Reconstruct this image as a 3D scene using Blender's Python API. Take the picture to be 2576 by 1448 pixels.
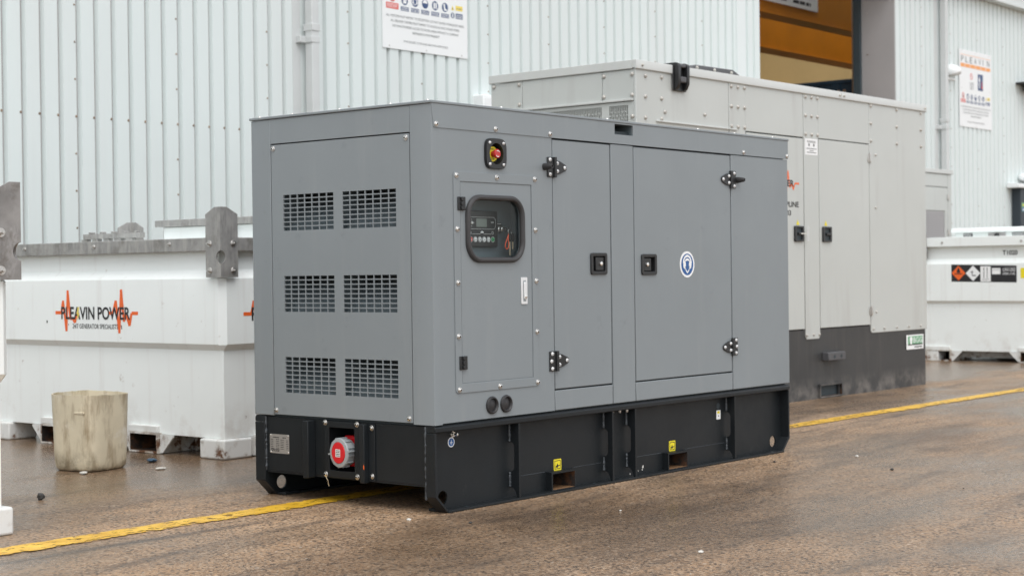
import bpy, bmesh, math, random
from mathutils import Vector, Matrix
random.seed(7)
R = math.radians
for o in list(bpy.data.objects): bpy.data.objects.remove(o, do_unlink=True)
SC = bpy.context.scene
COL = SC.collection

# ------------------------------------------------------------------ camera
YAW, PITCH, ROLL = R(39.437), R(-0.4988), R(-0.725)
CAMP = Vector((-5.1104, -4.6337, 1.0152))
fv = Vector((math.cos(YAW)*math.cos(PITCH), math.sin(YAW)*math.cos(PITCH), math.sin(PITCH)))
rv = Vector((math.sin(YAW), -math.cos(YAW), 0)); uv_ = rv.cross(fv)
r2 = math.cos(ROLL)*rv + math.sin(ROLL)*uv_
u2 = -math.sin(ROLL)*rv + math.cos(ROLL)*uv_
cd = bpy.data.cameras.new('camera'); cam = bpy.data.objects.new('camera', cd); COL.objects.link(cam)
m = Matrix.Identity(4)
for i in range(3):
    m[i][0] = r2[i]; m[i][1] = u2[i]; m[i][2] = -fv[i]; m[i][3] = CAMP[i]
cam.matrix_world = m
cd.sensor_width = 36.0; cd.lens = 4111.25/2575*36; cd.clip_end = 3000
cd.dof.use_dof = True; cd.dof.focus_distance = 6.6; cd.dof.aperture_fstop = 5.0
SC.camera = cam
# ------------------------------------------------------------------ sky, sun, exposure
W = bpy.data.worlds.new('World'); SC.world = W; W.use_nodes = True
nt = W.node_tree; nt.nodes.clear()
SUN_EL, SUN_AZ = R(62), R(-127)     # direction the light comes from, azimuth measured from +X towards +Y
sky = nt.nodes.new('ShaderNodeTexSky'); sky.sky_type = 'NISHITA'; sky.sun_disc = False
sky.sun_elevation = SUN_EL; sky.sun_rotation = R(90) - SUN_AZ
sky.air_density = 1.0; sky.dust_density = 1.2; sky.ozone_density = 1.0
hs = nt.nodes.new('ShaderNodeHueSaturation'); hs.inputs['Saturation'].default_value = 0.20
bg = nt.nodes.new('ShaderNodeBackground'); bg.inputs[1].default_value = 0.15
wo = nt.nodes.new('ShaderNodeOutputWorld')
nt.links.new(sky.outputs[0], hs.inputs['Color']); nt.links.new(hs.outputs[0], bg.inputs[0]); nt.links.new(bg.outputs[0], wo.inputs[0])
sd = bpy.data.lights.new('sun', 'SUN'); sd.energy = 1.0; sd.angle = R(60); sd.color = (1, .975, .94)
so = bpy.data.objects.new('sun', sd); COL.objects.link(so)
sdir = Vector((math.cos(SUN_EL)*math.cos(SUN_AZ), math.cos(SUN_EL)*math.sin(SUN_AZ), math.sin(SUN_EL)))
so.rotation_euler = sdir.to_track_quat('Z', 'Y').to_euler(); so.location = sdir*40
SC.view_settings.view_transform = 'Standard'; SC.view_settings.look = 'None'
SC.view_settings.exposure = 0.70; SC.view_settings.gamma = 1.0
SC.render.engine = 'CYCLES'
SC.cycles.max_bounces = 6; SC.cycles.transparent_max_bounces = 12

# ------------------------------------------------------------------ materials
MATS = {}
def mat(name, col, rough=.5, metal=0., spec=.5, var=.05, vs=2.5, bump=0., bs=500., stain=None, streak=None, rvar=.0, ripple=None):
    if name in MATS: return MATS[name]
    m = bpy.data.materials.new(name); m.use_nodes = True; MATS[name] = m
    n = m.node_tree.nodes; L = m.node_tree.links; b = n['Principled BSDF']
    b.inputs['Roughness'].default_value = rough; b.inputs['Metallic'].default_value = metal
    b.inputs['Specular IOR Level'].default_value = spec
    tc = n.new('ShaderNodeTexCoord'); geo = n.new('ShaderNodeNewGeometry')
    def noise(scale, detail=4, r=.55, vec=None, stretch=None):
        t = n.new('ShaderNodeTexNoise'); t.inputs['Scale'].default_value = scale
        t.inputs['Detail'].default_value = detail; t.inputs['Roughness'].default_value = r
        src = geo.outputs['Position']
        if stretch:
            mp = n.new('ShaderNodeMapping'); mp.inputs['Scale'].default_value = stretch
            L.new(src, mp.inputs[0]); src = mp.outputs[0]
        L.new(src, t.inputs['Vector']); return t.outputs['Fac']
    def rng(s, a, b_, c=0., d=1.):
        q = n.new('ShaderNodeMapRange'); q.inputs[1].default_value = a; q.inputs[2].default_value = b_
        q.inputs[3].default_value = c; q.inputs[4].default_value = d; L.new(s, q.inputs[0]); return q.outputs[0]
    def mix(fac, a, b_):
        q = n.new('ShaderNodeMix'); q.data_type = 'RGBA'
        for k, v in ((0, fac), (6, a), (7, b_)):
            if hasattr(v, 'links'): L.new(v, q.inputs[k])
            elif k == 0: q.inputs[0].default_value = v
            else: q.inputs[k].default_value = (*v, 1)
        return q.outputs[2]
    c = col
    if var:
        lo = tuple(x*(1-var) for x in col); hi = tuple(min(1, x*(1+var)) for x in col)
        c = mix(rng(noise(vs, 5, .6), .3, .7), lo, hi)
    if streak:      # (colour, lo, hi, scale xy, scale z): vertical weather streaks
        c = mix(rng(noise(1., 6, .65, stretch=(streak[3], streak[3], streak[4])), streak[1], streak[2]), c, streak[0])
    rgh = None
    if stain:       # list of (colour, scale, lo, hi, zmax)
        for (sc_, s_, lo_, hi_, zm) in stain:
            f = rng(noise(s_, 7, .65), lo_, hi_)
            if zm:
                sp = n.new('ShaderNodeSeparateXYZ'); L.new(geo.outputs['Position'], sp.inputs[0])
                zf = rng(sp.outputs[2], zm*.35, zm, 1., 0.)
                mm = n.new('ShaderNodeMath'); mm.operation = 'MULTIPLY'; L.new(f, mm.inputs[0]); L.new(zf, mm.inputs[1]); f = mm.outputs[0]
            c = mix(f, c, sc_)
    if hasattr(c, 'links'): L.new(c, b.inputs['Base Color'])
    else: b.inputs['Base Color'].default_value = (*col, 1)
    if rvar: L.new(rng(noise(vs*3, 5), .3, .7, max(.02, rough-rvar), min(1, rough+rvar)), b.inputs['Roughness'])
    if bump:
        bp = n.new('ShaderNodeBump'); bp.inputs['Strength'].default_value = bump; bp.inputs['Distance'].default_value = .002
        L.new(noise(bs, 3, .6), bp.inputs['Height']); L.new(bp.outputs[0], b.inputs['Normal'])
        if ripple:      # slow waviness of sheet metal
            b2 = n.new('ShaderNodeBump'); b2.inputs['Strength'].default_value = ripple[1]; b2.inputs['Distance'].default_value = .02
            L.new(noise(ripple[0], 1, .4), b2.inputs['Height']); L.new(b2.outputs[0], bp.inputs['Normal'])
    return m

RUST = (.13, .055, .022)
mat('grey_paint', (.226, .252, .265), .40, var=.035, vs=1.3, bump=.12, bs=420, rvar=.07, ripple=(2.4, .22), streak=((.250, .272, .282), .56, .80, 9, .8), stain=[((.196, .218, .230), 7, .62, .72, 0), ((.27, .285, .288), 11, .64, .74, .75)])
mat('skid_black', (.0125, .0152, .0172), .42, spec=.28, var=.12, vs=4, bump=.1, bs=300, rvar=.08, stain=[((.060, .057, .055), 7, .66, .85, .2)])
mat('weld_black', (.05, .058, .066), .34, bump=.6, bs=160)
mat('interior_dark', (.030, .042, .048), .6, var=.1)
mat('baffle_grey', (.13, .165, .18), .6, var=.1)
mat('black_plastic', (.016, .017, .018), .38, var=.1, bump=.06, bs=600)
mat('rubber', (.028, .027, .028), .5, var=.15, vs=8)
mat('rubber_grey', (.045, .044, .045), .55, var=.1, vs=8)
mat('steel', (.78, .76, .72), .22, metal=1, var=.06, vs=30)
mat('zinc', (.60, .585, .56), .33, metal=1, var=.08, vs=30)
mat('silver_paint', (.72, .73, .73), .35, var=.03)
mat('bolt_grey', (.50, .48, .44), .42, metal=.35, var=.2, vs=60)
mat('plate_alu', (.56, .54, .51), .38, metal=.75, var=.04)
mat('white_print', (.86, .87, .87), .45, var=0)
mat('blue_print', (.02, .10, .30), .45, var=0)
mat('sign_blue', (.045, .085, .20), .45, var=0)
mat('black_print', (.018, .018, .02), .5, var=0)
mat('grey_print', (.16, .17, .17), .5, var=0)
mat('yellow_print', (.86, .72, .02), .45, var=0)
mat('pale_yellow_print', (.88, .70, .14), .45, var=0)
mat('orange_print', (.86, .14, .02), .45, var=0)
mat('pale_orange_print', (.90, .37, .10), .45, var=0)
mat('red_print', (.72, .06, .035), .45, var=0)
mat('red_plastic', (.62, .012, .018), .32, var=.05)
mat('button_red', (.50, .03, .03), .3, var=.03)
mat('orange_band', (.75, .09, .02), .4, var=0)
mat('green_print', (.05, .30, .12), .45, var=0)
mat('pale_green_print', (.16, .40, .22), .45, var=0)
mat('grey_plastic', (.33, .355, .365), .4, var=.04)
mat('lcd', (.20, .235, .21), .25, var=.02)
mat('control_plate', (.12, .15, .165), .42, var=.05)
mat('brass', (.80, .66, .45), .35, metal=.4, var=.05, vs=40)
mat('rust', (.10, .042, .016), .85, var=.5, vs=25, stain=[((.022, .016, .013), 12, .42, .56, 0)], bump=.5, bs=150)
mat('rust_timber', (.20, .105, .045), .8, var=.35, vs=30)
mat('light_grey_paint', (.515, .535, .512), .34, var=.03, vs=1.2, bump=.05, bs=300, ripple=(1.7, .28), streak=((.44, .44, .42), .55, .8, 5, .5), rvar=.05)
mat('trim_grey', (.56, .575, .555), .38, var=.03, vs=3)
mat('base_grey', (.040, .040, .040), .5, var=.14, vs=3, streak=((.062, .058, .055), .5, .75, 14, 1.5), stain=[((.17, .155, .14), 7, .42, .68, .18)])
mat('hood_grey', (.085, .085, .09), .5, var=.1)
mat('galv', (.34, .335, .325), .5, metal=.45, var=.22, vs=9, streak=((.43, .42, .40), .45, .62, 34, 6), stain=[((.24, .23, .21), 5, .52, .66, 0)], bump=.12, bs=120, rvar=.1)
mat('galv_old', (.28, .27, .26), .55, metal=.35, var=.3, vs=7, streak=((.40, .39, .38), .5, .66, 18, 7), stain=[((.14, .12, .10), 6, .54, .68, 0)], bump=.15, bs=120, rvar=.1)
mat('tank_white', (.885, .925, .91), .38, var=.02, vs=2, bump=.05, bs=90, rvar=.06, ripple=(1.5, .2), streak=((.76, .765, .745), .56, .82, 11, .7),
    stain=[((.55, .52, .48), 14, .66, .76, 0), ((.60, .57, .53), 4, .50, .75, .35), (RUST, 10, .665, .70, .3)])
mat('tank_foot', (.74, .75, .73), .45, var=.03, vs=4, bump=.1, bs=90, stain=[((.45, .41, .36), 9, .48, .7, .2), (RUST, 9, .56, .63, .13)])
mat('pocket_white', (.70, .70, .67), .5, var=.05, vs=6, bump=.15, bs=90, stain=[((.40, .34, .27), 9, .42, .62, .22), (RUST, 13, .50, .57, .17)])
mat('bucket_plastic', (.72, .645, .48), .5, var=.08, vs=6, streak=((.30, .215, .12), .48, .70, 13, 3.0),
    stain=[((.80, .75, .63), 7, .54, .66, 0), ((.16, .125, .075), 9, .45, .7, .12)], bump=.25, bs=45)
mat('cladding_white', (.70, .765, .755), .42, var=.018, vs=.8, bump=.03, bs=60, streak=((.67, .71, .70), .5, .8, 1.1, .12))
mat('flashing_white', (.72, .77, .765), .42, var=.02, vs=1.)
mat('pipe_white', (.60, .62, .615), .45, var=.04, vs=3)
mat('jamb_grey', (.42, .405, .40), .5, var=.05, vs=1.5)
mat('frame_navy', (.045, .065, .075), .5, var=.1)
mat('rust_screw', (.30, .23, .17), .6, var=.4, vs=4)
mat('crane_yellow', (.55, .20, .001), .5, var=.12, vs=1.2)
mat('crane_under', (.20, .10, .04), .6, var=.1)
mat('inner_cladding', (.58, .43, .20), .55, var=.06, vs=1)
mat('navy_paint', (.012, .035, .06), .5, var=.15)
mat('sign_white', (.84, .86, .86), .38, var=.012, vs=2)
mat('pebble', (.05, .048, .045), .7, var=.3, vs=40)
mat('chip_white', (.62, .60, .55), .7, var=.2, vs=40)
mat('chip_blue', (.03, .08, .14), .5, var=.2, vs=40)
mat('cabinet_navy', (.025, .035, .045), .5, var=.1)
mat('concrete', (.30, .29, .27), .8, var=.1)

def glass_mat():
    m = bpy.data.materials.new('window_glass'); m.use_nodes = True; n = m.node_tree.nodes; L = m.node_tree.links; n.clear()
    o = n.new('ShaderNodeOutputMaterial'); t = n.new('ShaderNodeBsdfTransparent'); g = n.new('ShaderNodeBsdfGlossy')
    t.inputs[0].default_value = (.95, .97, .97, 1); g.inputs['Roughness'].default_value = .03
    ge = n.new('ShaderNodeNewGeometry'); dt = n.new('ShaderNodeVectorMath'); dt.operation = 'DOT_PRODUCT'; L.new(ge.outputs['Incoming'], dt.inputs[0]); L.new(ge.outputs['Normal'], dt.inputs[1])
    ab = n.new('ShaderNodeMath'); ab.operation = 'ABSOLUTE'; L.new(dt.outputs['Value'], ab.inputs[0])
    om = n.new('ShaderNodeMath'); om.operation = 'SUBTRACT'; om.inputs[0].default_value = 1; L.new(ab.outputs[0], om.inputs[1])
    pw = n.new('ShaderNodeMath'); pw.operation = 'POWER'; L.new(om.outputs[0], pw.inputs[0]); pw.inputs[1].default_value = 5
    f = n.new('ShaderNodeMath'); f.operation = 'MULTIPLY_ADD'; L.new(pw.outputs[0], f.inputs[0]); f.inputs[1].default_value = .5; f.inputs[2].default_value = .018
    x = n.new('ShaderNodeMixShader'); L.new(f.outputs[0], x.inputs[0]); L.new(t.outputs[0], x.inputs[1]); L.new(g.outputs[0], x.inputs[2]); L.new(x.outputs[0], o.inputs[0])
    MATS['glass'] = m
glass_mat()

def ground_mat():
    m = bpy.data.materials.new('damp_asphalt'); m.use_nodes = True; n = m.node_tree.nodes; L = m.node_tree.links; b = n['Principled BSDF']
    g = n.new('ShaderNodeNewGeometry')
    def noise(s, d, r=.55, st=None):
        t = n.new('ShaderNodeTexNoise'); t.inputs['Scale'].default_value = s; t.inputs['Detail'].default_value = d; t.inputs['Roughness'].default_value = r
        v = g.outputs['Position']
        if st:
            mp = n.new('ShaderNodeMapping'); mp.inputs['Scale'].default_value = st; L.new(v, mp.inputs[0]); v = mp.outputs[0]
        L.new(v, t.inputs['Vector']); return t.outputs['Fac']
    def rng(s, a, b_, c=0., d=1.):
        q = n.new('ShaderNodeMapRange'); q.inputs[1].default_value = a; q.inputs[2].default_value = b_; q.inputs[3].default_value = c; q.inputs[4].default_value = d
        L.new(s, q.inputs[0]); return q.outputs[0]
    def mix(f, a, b_, mode='MIX'):
        q = n.new('ShaderNodeMix'); q.data_type = 'RGBA'; q.blend_type = mode
        for k, v in ((0, f), (6, a), (7, b_)):
            if hasattr(v, 'links'): L.new(v, q.inputs[k])
            elif k == 0: q.inputs[0].default_value = v
            else: q.inputs[k].default_value = (*v, 1)
        return q.outputs[2]
    sy = n.new('ShaderNodeSeparateXYZ'); L.new(g.outputs['Position'], sy.inputs[0])
    wb = n.new('ShaderNodeMath'); wb.operation = 'ADD'; L.new(noise(.42, 6, .62, (.55, 1., 1.)), wb.inputs[0]); L.new(rng(sy.outputs[1], .2, 2.2, 0, .14), wb.inputs[1])
    wet = rng(wb.outputs[0], .45, .61)
    base = mix(rng(noise(1.1, 6, .6), .35, .65), (.42, .255, .138), (.58, .375, .222))
    base = mix(rng(noise(3.2, 6, .62, (.28, 1.5, 1)), .45, .68, 0, .75), base, (.165, .110, .070))       # streaks dragged along the yard
    base = mix(rng(noise(9, 5, .6), .56, .72, 0, .5), base, (.46, .33, .225))
    vor = n.new('ShaderNodeTexVoronoi'); vor.inputs['Scale'].default_value = 105; L.new(g.outputs['Position'], vor.inputs['Vector'])
    sepc = n.new('ShaderNodeSeparateColor'); L.new(vor.outputs['Color'], sepc.inputs[0])
    base = mix(rng(sepc.outputs[0], .55, 1., 0, .8), base, (.62, .47, .33))
    base = mix(rng(sepc.outputs[1], .60, .95, 0, .95), base, (.050, .036, .027))
    base = mix(rng(noise(75, 4, .7), .36, .60), mix(.5, base, (.04, .029, .02)), base)
    base = mix(rng(noise(31, 2, .5), .71, .75, 0, .8), base, (.70, .62, .52))
    base = mix(rng(noise(24, 2, .5, (.7, 1.3, 1)), .70, .74, 0, .8), base, (.03, .025, .022))
    wv = n.new('ShaderNodeTexWave'); wv.inputs['Scale'].default_value = .55; wv.inputs['Distortion'].default_value = 3.2; wv.inputs['Detail'].default_value = 2; wv.inputs['Detail Scale'].default_value = .6
    mp_ = n.new('ShaderNodeMapping'); mp_.inputs['Rotation'].default_value = (0, 0, R(82)); L.new(g.outputs['Position'], mp_.inputs[0]); L.new(mp_.outputs[0], wv.inputs['Vector'])
    tm = n.new('ShaderNodeMath'); tm.operation = 'MULTIPLY'; L.new(rng(wv.outputs['Fac'], .93, 1., 0, .55), tm.inputs[0]); L.new(rng(noise(1.7, 5, .65), .45, .62), tm.inputs[1])
    base = mix(tm.outputs[0], base, (.07, .055, .045))
    # soaked or oily patches
    base = mix(rng(noise(.7, 6, .66, (.5, 1.3, 1)), .55, .65, 0, .55), base, (.095, .066, .046))
    base = mix(rng(wet, 0, 1, 0, .56), base, (.080, .052, .033))
    sm = n.new('ShaderNodeMath'); sm.operation = 'MULTIPLY_ADD'; L.new(noise(1.6, 4, .6), sm.inputs[0]); sm.inputs[1].default_value = .16; L.new(sy.outputs[1], sm.inputs[2])
    sa = n.new('ShaderNodeMath'); sa.operation = 'SUBTRACT'; L.new(sm.outputs[0], sa.inputs[0]); sa.inputs[1].default_value = .575
    sb = n.new('ShaderNodeMath'); sb.operation = 'ABSOLUTE'; L.new(sa.outputs[0], sb.inputs[0])
    sc_ = n.new('ShaderNodeMath'); sc_.operation = 'MULTIPLY'; L.new(rng(sb.outputs[0], .012, .045, 1., 0.), sc_.inputs[0]); L.new(rng(noise(1.1, 4, .6, (.6, .6, 1)), .40, .60, 0, .75), sc_.inputs[1])
    base = mix(sc_.outputs[0], base, (.060, .045, .036))        # dark joint alongside the line
    L.new(base, b.inputs['Base Color'])
    rf = rng(noise(40, 3, .6), .3, .7, -.08, .10)
    ro = rng(wet, 0, 1, .58, .21)
    ad = n.new('ShaderNodeMath'); ad.operation = 'ADD'; L.new(ro, ad.inputs[0]); L.new(rf, ad.inputs[1]); L.new(ad.outputs[0], b.inputs['Roughness'])
    b.inputs['Specular IOR Level'].default_value = .5
    h1 = noise(70, 4, .65); h2 = noise(6, 3, .5)
    hh = n.new('ShaderNodeMath'); hh.operation = 'MULTIPLY_ADD'; L.new(h2, hh.inputs[0]); hh.inputs[1].default_value = .8; L.new(h1, hh.inputs[2])
    bp = n.new('ShaderNodeBump'); bp.inputs['Distance'].default_value = .006; L.new(hh.outputs[0], bp.inputs['Height'])
    L.new(rng(wet, 0, 1, .75, .22), bp.inputs['Strength']); L.new(bp.outputs[0], b.inputs['Normal'])
    MATS['ground'] = m
ground_mat()

def line_mat():
    m = bpy.data.materials.new('worn_yellow_paint'); m.use_nodes = True; n = m.node_tree.nodes; L = m.node_tree.links; b = n['Principled BSDF']
    g = n.new('ShaderNodeNewGeometry'); o = n['Material Output']
    def noise(s, d, r, st=None):
        t = n.new('ShaderNodeTexNoise'); t.inputs['Scale'].default_value = s; t.inputs['Detail'].default_value = d; t.inputs['Roughness'].default_value = r
        v = g.outputs['Position']
        if st:
            mp = n.new('ShaderNodeMapping'); mp.inputs['Scale'].default_value = st; L.new(v, mp.inputs[0]); v = mp.outputs[0]
        L.new(v, t.inputs['Vector']); return t.outputs['Fac']
    r = n.new('ShaderNodeValToRGB'); r.color_ramp.elements[0].position = .35; r.color_ramp.elements[1].position = .68
    r.color_ramp.elements[0].color = (.62, .34, .015, 1); r.color_ramp.elements[1].color = (.90, .55, .05, 1)
    L.new(noise(9, 5, .6), r.inputs[0]); L.new(r.outputs[0], b.inputs['Base Color']); b.inputs['Roughness'].default_value = .42
    # worn through: noise threshold, stronger towards the edges of the line
    sp = n.new('ShaderNodeSeparateXYZ'); L.new(g.outputs['Position'], sp.inputs[0])
    e = n.new('ShaderNodeMath'); e.operation = 'SUBTRACT'; L.new(sp.outputs[1], e.inputs[0]); e.inputs[1].default_value = .722
    a = n.new('ShaderNodeMath'); a.operation = 'ABSOLUTE'; L.new(e.outputs[0], a.inputs[0])
    ed = n.new('ShaderNodeMapRange'); ed.inputs[1].default_value = .060; ed.inputs[2].default_value = .085; ed.inputs[3].default_value = 0; ed.inputs[4].default_value = .22; L.new(a.outputs[0], ed.inputs[0])
    s1 = n.new('ShaderNodeMath'); s1.operation = 'ADD'; L.new(ed.outputs[0], s1.inputs[0]); L.new(noise(24, 6, .68, (.7, 1.2, 1)), s1.inputs[1])
    s2 = n.new('ShaderNodeMath'); s2.operation = 'MULTIPLY_ADD'; L.new(noise(1.3, 3, .5), s2.inputs[0]); s2.inputs[1].default_value = .5; L.new(s1.outputs[0], s2.inputs[2])
    k = n.new('ShaderNodeMapRange'); k.inputs[1].default_value = .80; k.inputs[2].default_value = .89; L.new(s2.outputs[0], k.inputs[0])
    t = n.new('ShaderNodeBsdfTransparent'); x = n.new('ShaderNodeMixShader')
    L.new(k.outputs[0], x.inputs[0]); L.new(b.outputs[0], x.inputs[1]); L.new(t.outputs[0], x.inputs[2]); L.new(x.outputs[0], o.inputs[0])
    MATS['line'] = m
line_mat()

# ------------------------------------------------------------------ mesh helpers
def F_world(u, v, w): return (u, v, w)
def F_side(y0):  return lambda u, v, w: (u, y0 - w, v)      # u = x, v = z, w = out of a face looking at -Y
def F_end(x0):   return lambda u, v, w: (x0 - w, u, v)      # u = y, v = z, w = out of a face looking at -X
def F_endt(x0):  return lambda u, v, w: (x0 - w, -u, v)     # same, u runs left to right as read
_tx = {}
def text_mesh(s, off=0.):
    if (s, off) in _tx: return _tx[(s, off)]
    cu = bpy.data.curves.new('t', 'FONT'); cu.body = s; cu.size = 1; cu.resolution_u = 3; cu.offset = off
    ob = bpy.data.objects.new('t', cu); me = bpy.data.meshes.new_from_object(ob)
    vs = [(v.co.x, v.co.y) for v in me.vertices]; fs = [tuple(p.vertices) for p in me.polygons]
    bpy.data.objects.remove(ob); bpy.data.meshes.remove(me); bpy.data.curves.remove(cu)
    x0 = min(v[0] for v in vs); x1 = max(v[0] for v in vs); y0 = min(v[1] for v in vs); y1 = max(v[1] for v in vs)
    _tx[(s, off)] = ([((x-x0)/(x1-x0), (y-y0)/(y1-y0)) for x, y in vs], fs); return _tx[(s, off)]

def rrect(u0, u1, v0, v1, r, n=5):
    p = []
    for cx, cy, a in ((u1-r, v1-r, 0), (u0+r, v1-r, 90), (u0+r, v0+r, 180), (u1-r, v0+r, 270)):
        for i in range(n+1):
            t = R(a + 90*i/n); p.append((cx+r*math.cos(t), cy+r*math.sin(t)))
    return p
def circ(cu, cv, r, n=24, ph=0): return [(cu+r*math.cos(2*math.pi*i/n+ph), cv+r*math.sin(2*math.pi*i/n+ph)) for i in range(n)]

class MB:
    def __init__(s, T=F_world): s.v = []; s.f = []; s.m = []; s.T = T
    def av(s, pts): k = len(s.v); s.v += [s.T(*p) for p in pts]; return list(range(k, k+len(pts)))
    def face(s, idx, m=0): s.f.append(tuple(idx)); s.m.append(m)
    def poly(s, pts2, w, m=0): s.face(s.av([(a, b, w) for a, b in pts2]), m); return s
    def box(s, a0, a1, b0, b1, c0, c1, m=0):
        i = s.av([(a0,b0,c0),(a1,b0,c0),(a1,b1,c0),(a0,b1,c0),(a0,b0,c1),(a1,b0,c1),(a1,b1,c1),(a0,b1,c1)])
        for q in ((0,3,2,1),(4,5,6,7),(0,1,5,4),(1,2,6,5),(2,3,7,6),(3,0,4,7)): s.face([i[k] for k in q], m)
        return s
    def prism(s, pts2, w0, w1, m=0, ax=2):
        def mk(a, b, w): return (a, b, w) if ax == 2 else ((w, a, b) if ax == 0 else (a, w, b))
        i = s.av([mk(a, b, w0) for a, b in pts2]); j = s.av([mk(a, b, w1) for a, b in pts2]); n = len(pts2)
        s.face(i[::-1], m); s.face(j, m)
        for k in range(n): s.face((i[k], i[(k+1) % n], j[(k+1) % n], j[k]), m)
        return s
    def ring(s, outer, inner, w0, w1, m=0, back=True):
        n = len(outer)
        a = s.av([(p[0], p[1], w1) for p in outer]); b = s.av([(p[0], p[1], w1) for p in inner])
        c = s.av([(p[0], p[1], w0) for p in outer]); d = s.av([(p[0], p[1], w0) for p in inner])
        for k in range(n):
            l = (k+1) % n
            s.face((a[k], a[l], b[l], b[k]), m); s.face((c[k], c[l], a[l], a[k]), m); s.face((b[k], b[l], d[l], d[k]), m)
            if back: s.face((c[l], c[k], d[k], d[l]), m)
        return s
    def loft(s, loops, m=0, cap0=True, cap1=True):
        ids = [s.av(l) for l in loops]; n = len(loops[0])
        for a, b in zip(ids, ids[1:]):
            for k in range(n): s.face((a[k], a[(k+1) % n], b[(k+1) % n], b[k]), m)
        if cap0: s.face(ids[0][::-1], m)
        if cap1: s.face(ids[-1], m)
        return s
    def lathe(s, prof, cu, cv, n=20, m=0, ms=None):     # profile (r, w) about the w axis
        rows = []
        for r, w in prof: rows.append(s.av([(cu, cv, w)] if r < 1e-6 else [(cu+r*math.cos(2*math.pi*k/n), cv+r*math.sin(2*math.pi*k/n), w) for k in range(n)]))
        for q, (a, b) in enumerate(zip(rows, rows[1:])):
            mm = ms[q] if ms else m
            for k in range(n):
                l = (k+1) % n
                if len(a) == 1 and len(b) == 1: continue
                if len(a) == 1: s.face((a[0], b[l], b[k]), mm)
                elif len(b) == 1: s.face((a[k], a[l], b[0]), mm)
                else: s.face((a[k], a[l], b[l], b[k]), mm)
        return s
    def tube(s, path, r, n=8, closed=False, m=0, ry=None):
        P = [Vector(p) for p in path]; N = len(P); loops = []; prev = None
        for i in range(N):
            t = (P[(i+1) % N]-P[i-1]) if closed else (P[min(i+1, N-1)]-P[max(i-1, 0)]); t.normalize()
            ref = Vector((0, 0, 1)) if abs(t.z) < .9 else Vector((1, 0, 0))
            a = t.cross(ref).normalized(); b = t.cross(a).normalized()
            if prev is not None and a.dot(prev) < 0: a = -a; b = -b
            prev = a
            rr = r[i] if isinstance(r, list) else r
            loops.append([tuple(P[i] + a*rr*math.cos(2*math.pi*k/n) + b*(ry or rr)*math.sin(2*math.pi*k/n)) for k in range(n)])
        if closed:
            ids = [s.av(l) for l in loops]
            for i in range(N):
                a, b = ids[i], ids[(i+1) % N]
                for k in range(n): s.face((a[k], a[(k+1) % n], b[(k+1) % n], b[k]), m)
        else: s.loft(loops, m)
        return s
    def grid(s, u0, u1, v0, v1, holes, w0, w1, m=0, mi=None):   # plate with rectangular holes
        mi = m if mi is None else mi
        us = sorted({u0, u1, *[x for h in holes for x in h[:2]]}); vs = sorted({v0, v1, *[x for h in holes for x in h[2:4]]})
        def hole(a, b):
            return any(h[0]-1e-6 < a < h[1]+1e-6 and h[2]-1e-6 < b < h[3]+1e-6 for h in holes)
        idx = {}
        def V(i, j, w):
            k = (i, j, w)
            if k not in idx: idx[k] = s.av([(us[i], vs[j], w)])[0]
            return idx[k]
        nu, nv = len(us)-1, len(vs)-1
        sol = [[not hole((us[i]+us[i+1])/2, (vs[j]+vs[j+1])/2) for j in range(nv)] for i in range(nu)]
        S = lambda i, j: 0 <= i < nu and 0 <= j < nv and sol[i][j]
        for i in range(nu):
            for j in range(nv):
                if not sol[i][j]: continue
                s.face((V(i,j,w1), V(i+1,j,w1), V(i+1,j+1,w1), V(i,j+1,w1)), m)
                s.face((V(i,j,w0), V(i,j+1,w0), V(i+1,j+1,w0), V(i+1,j,w0)), m)
                for di, dj, e in ((-1,0,((i,j),(i,j+1))), (1,0,((i+1,j),(i+1,j+1))), (0,-1,((i,j),(i+1,j))), (0,1,((i,j+1),(i+1,j+1)))):
                    if not S(i+di, j+dj):
                        (a, b), (c, d) = e; s.face((V(a,b,w0), V(c,d,w0), V(c,d,w1), V(a,b,w1)), mi)
        return s
    def holepatch(s, u, v, r, h, w0, w1, m=0, n=24):     # square of half width h with a round hole
        out = []
        for k in range(n):
            t = 2*math.pi*k/n; c, q = math.cos(t), math.sin(t); f = h/max(abs(c), abs(q)); out.append((u+c*f, v+q*f))
        return s.ring(out, circ(u, v, r, n), w0, w1, m)
    def text(s, t, u0, u1, v0, v1, w, m=0, off=0.):
        vs, fs = text_mesh(t, off); i = s.av([(u0+a*(u1-u0), v0+b*(v1-v0), w) for a, b in vs])
        for f in fs: s.face([i[k] for k in f], m)
        return s
    def words(s, u0, u1, v, h, w, m=0, seed=0, gap=.35):  # print too small to read: short dashes
        rd = random.Random(seed); u = u0
        while u < u1-h*.5:
            L_ = min(h*rd.uniform(1.2, 4.), u1-u); s.poly([(u, v), (u+L_, v), (u+L_, v+h), (u, v+h)], w, m); u += L_+h*gap*rd.uniform(.8, 1.6)
        return s
    def build(s, name, mats, parent=None, bevel=0, seg=2, smooth=True, loc=None, ang=35, recalc=True):
        me = bpy.data.meshes.new(name); me.from_pydata(s.v, [], s.f)
        if isinstance(mats, str): mats = [mats]
        for k in mats: me.materials.append(MATS[k])
        me.polygons.foreach_set('material_index', s.m)
        if recalc:
            b = bmesh.new(); b.from_mesh(me); bmesh.ops.recalc_face_normals(b, faces=b.faces); b.to_mesh(me); b.free()
        if smooth:
            me.polygons.foreach_set('use_smooth', [True]*len(me.polygons)); me.set_sharp_from_angle(angle=R(ang))
        o = bpy.data.objects.new(name, me); COL.objects.link(o)
        if parent: o.parent = parent
        if loc: o.location = loc
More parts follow.
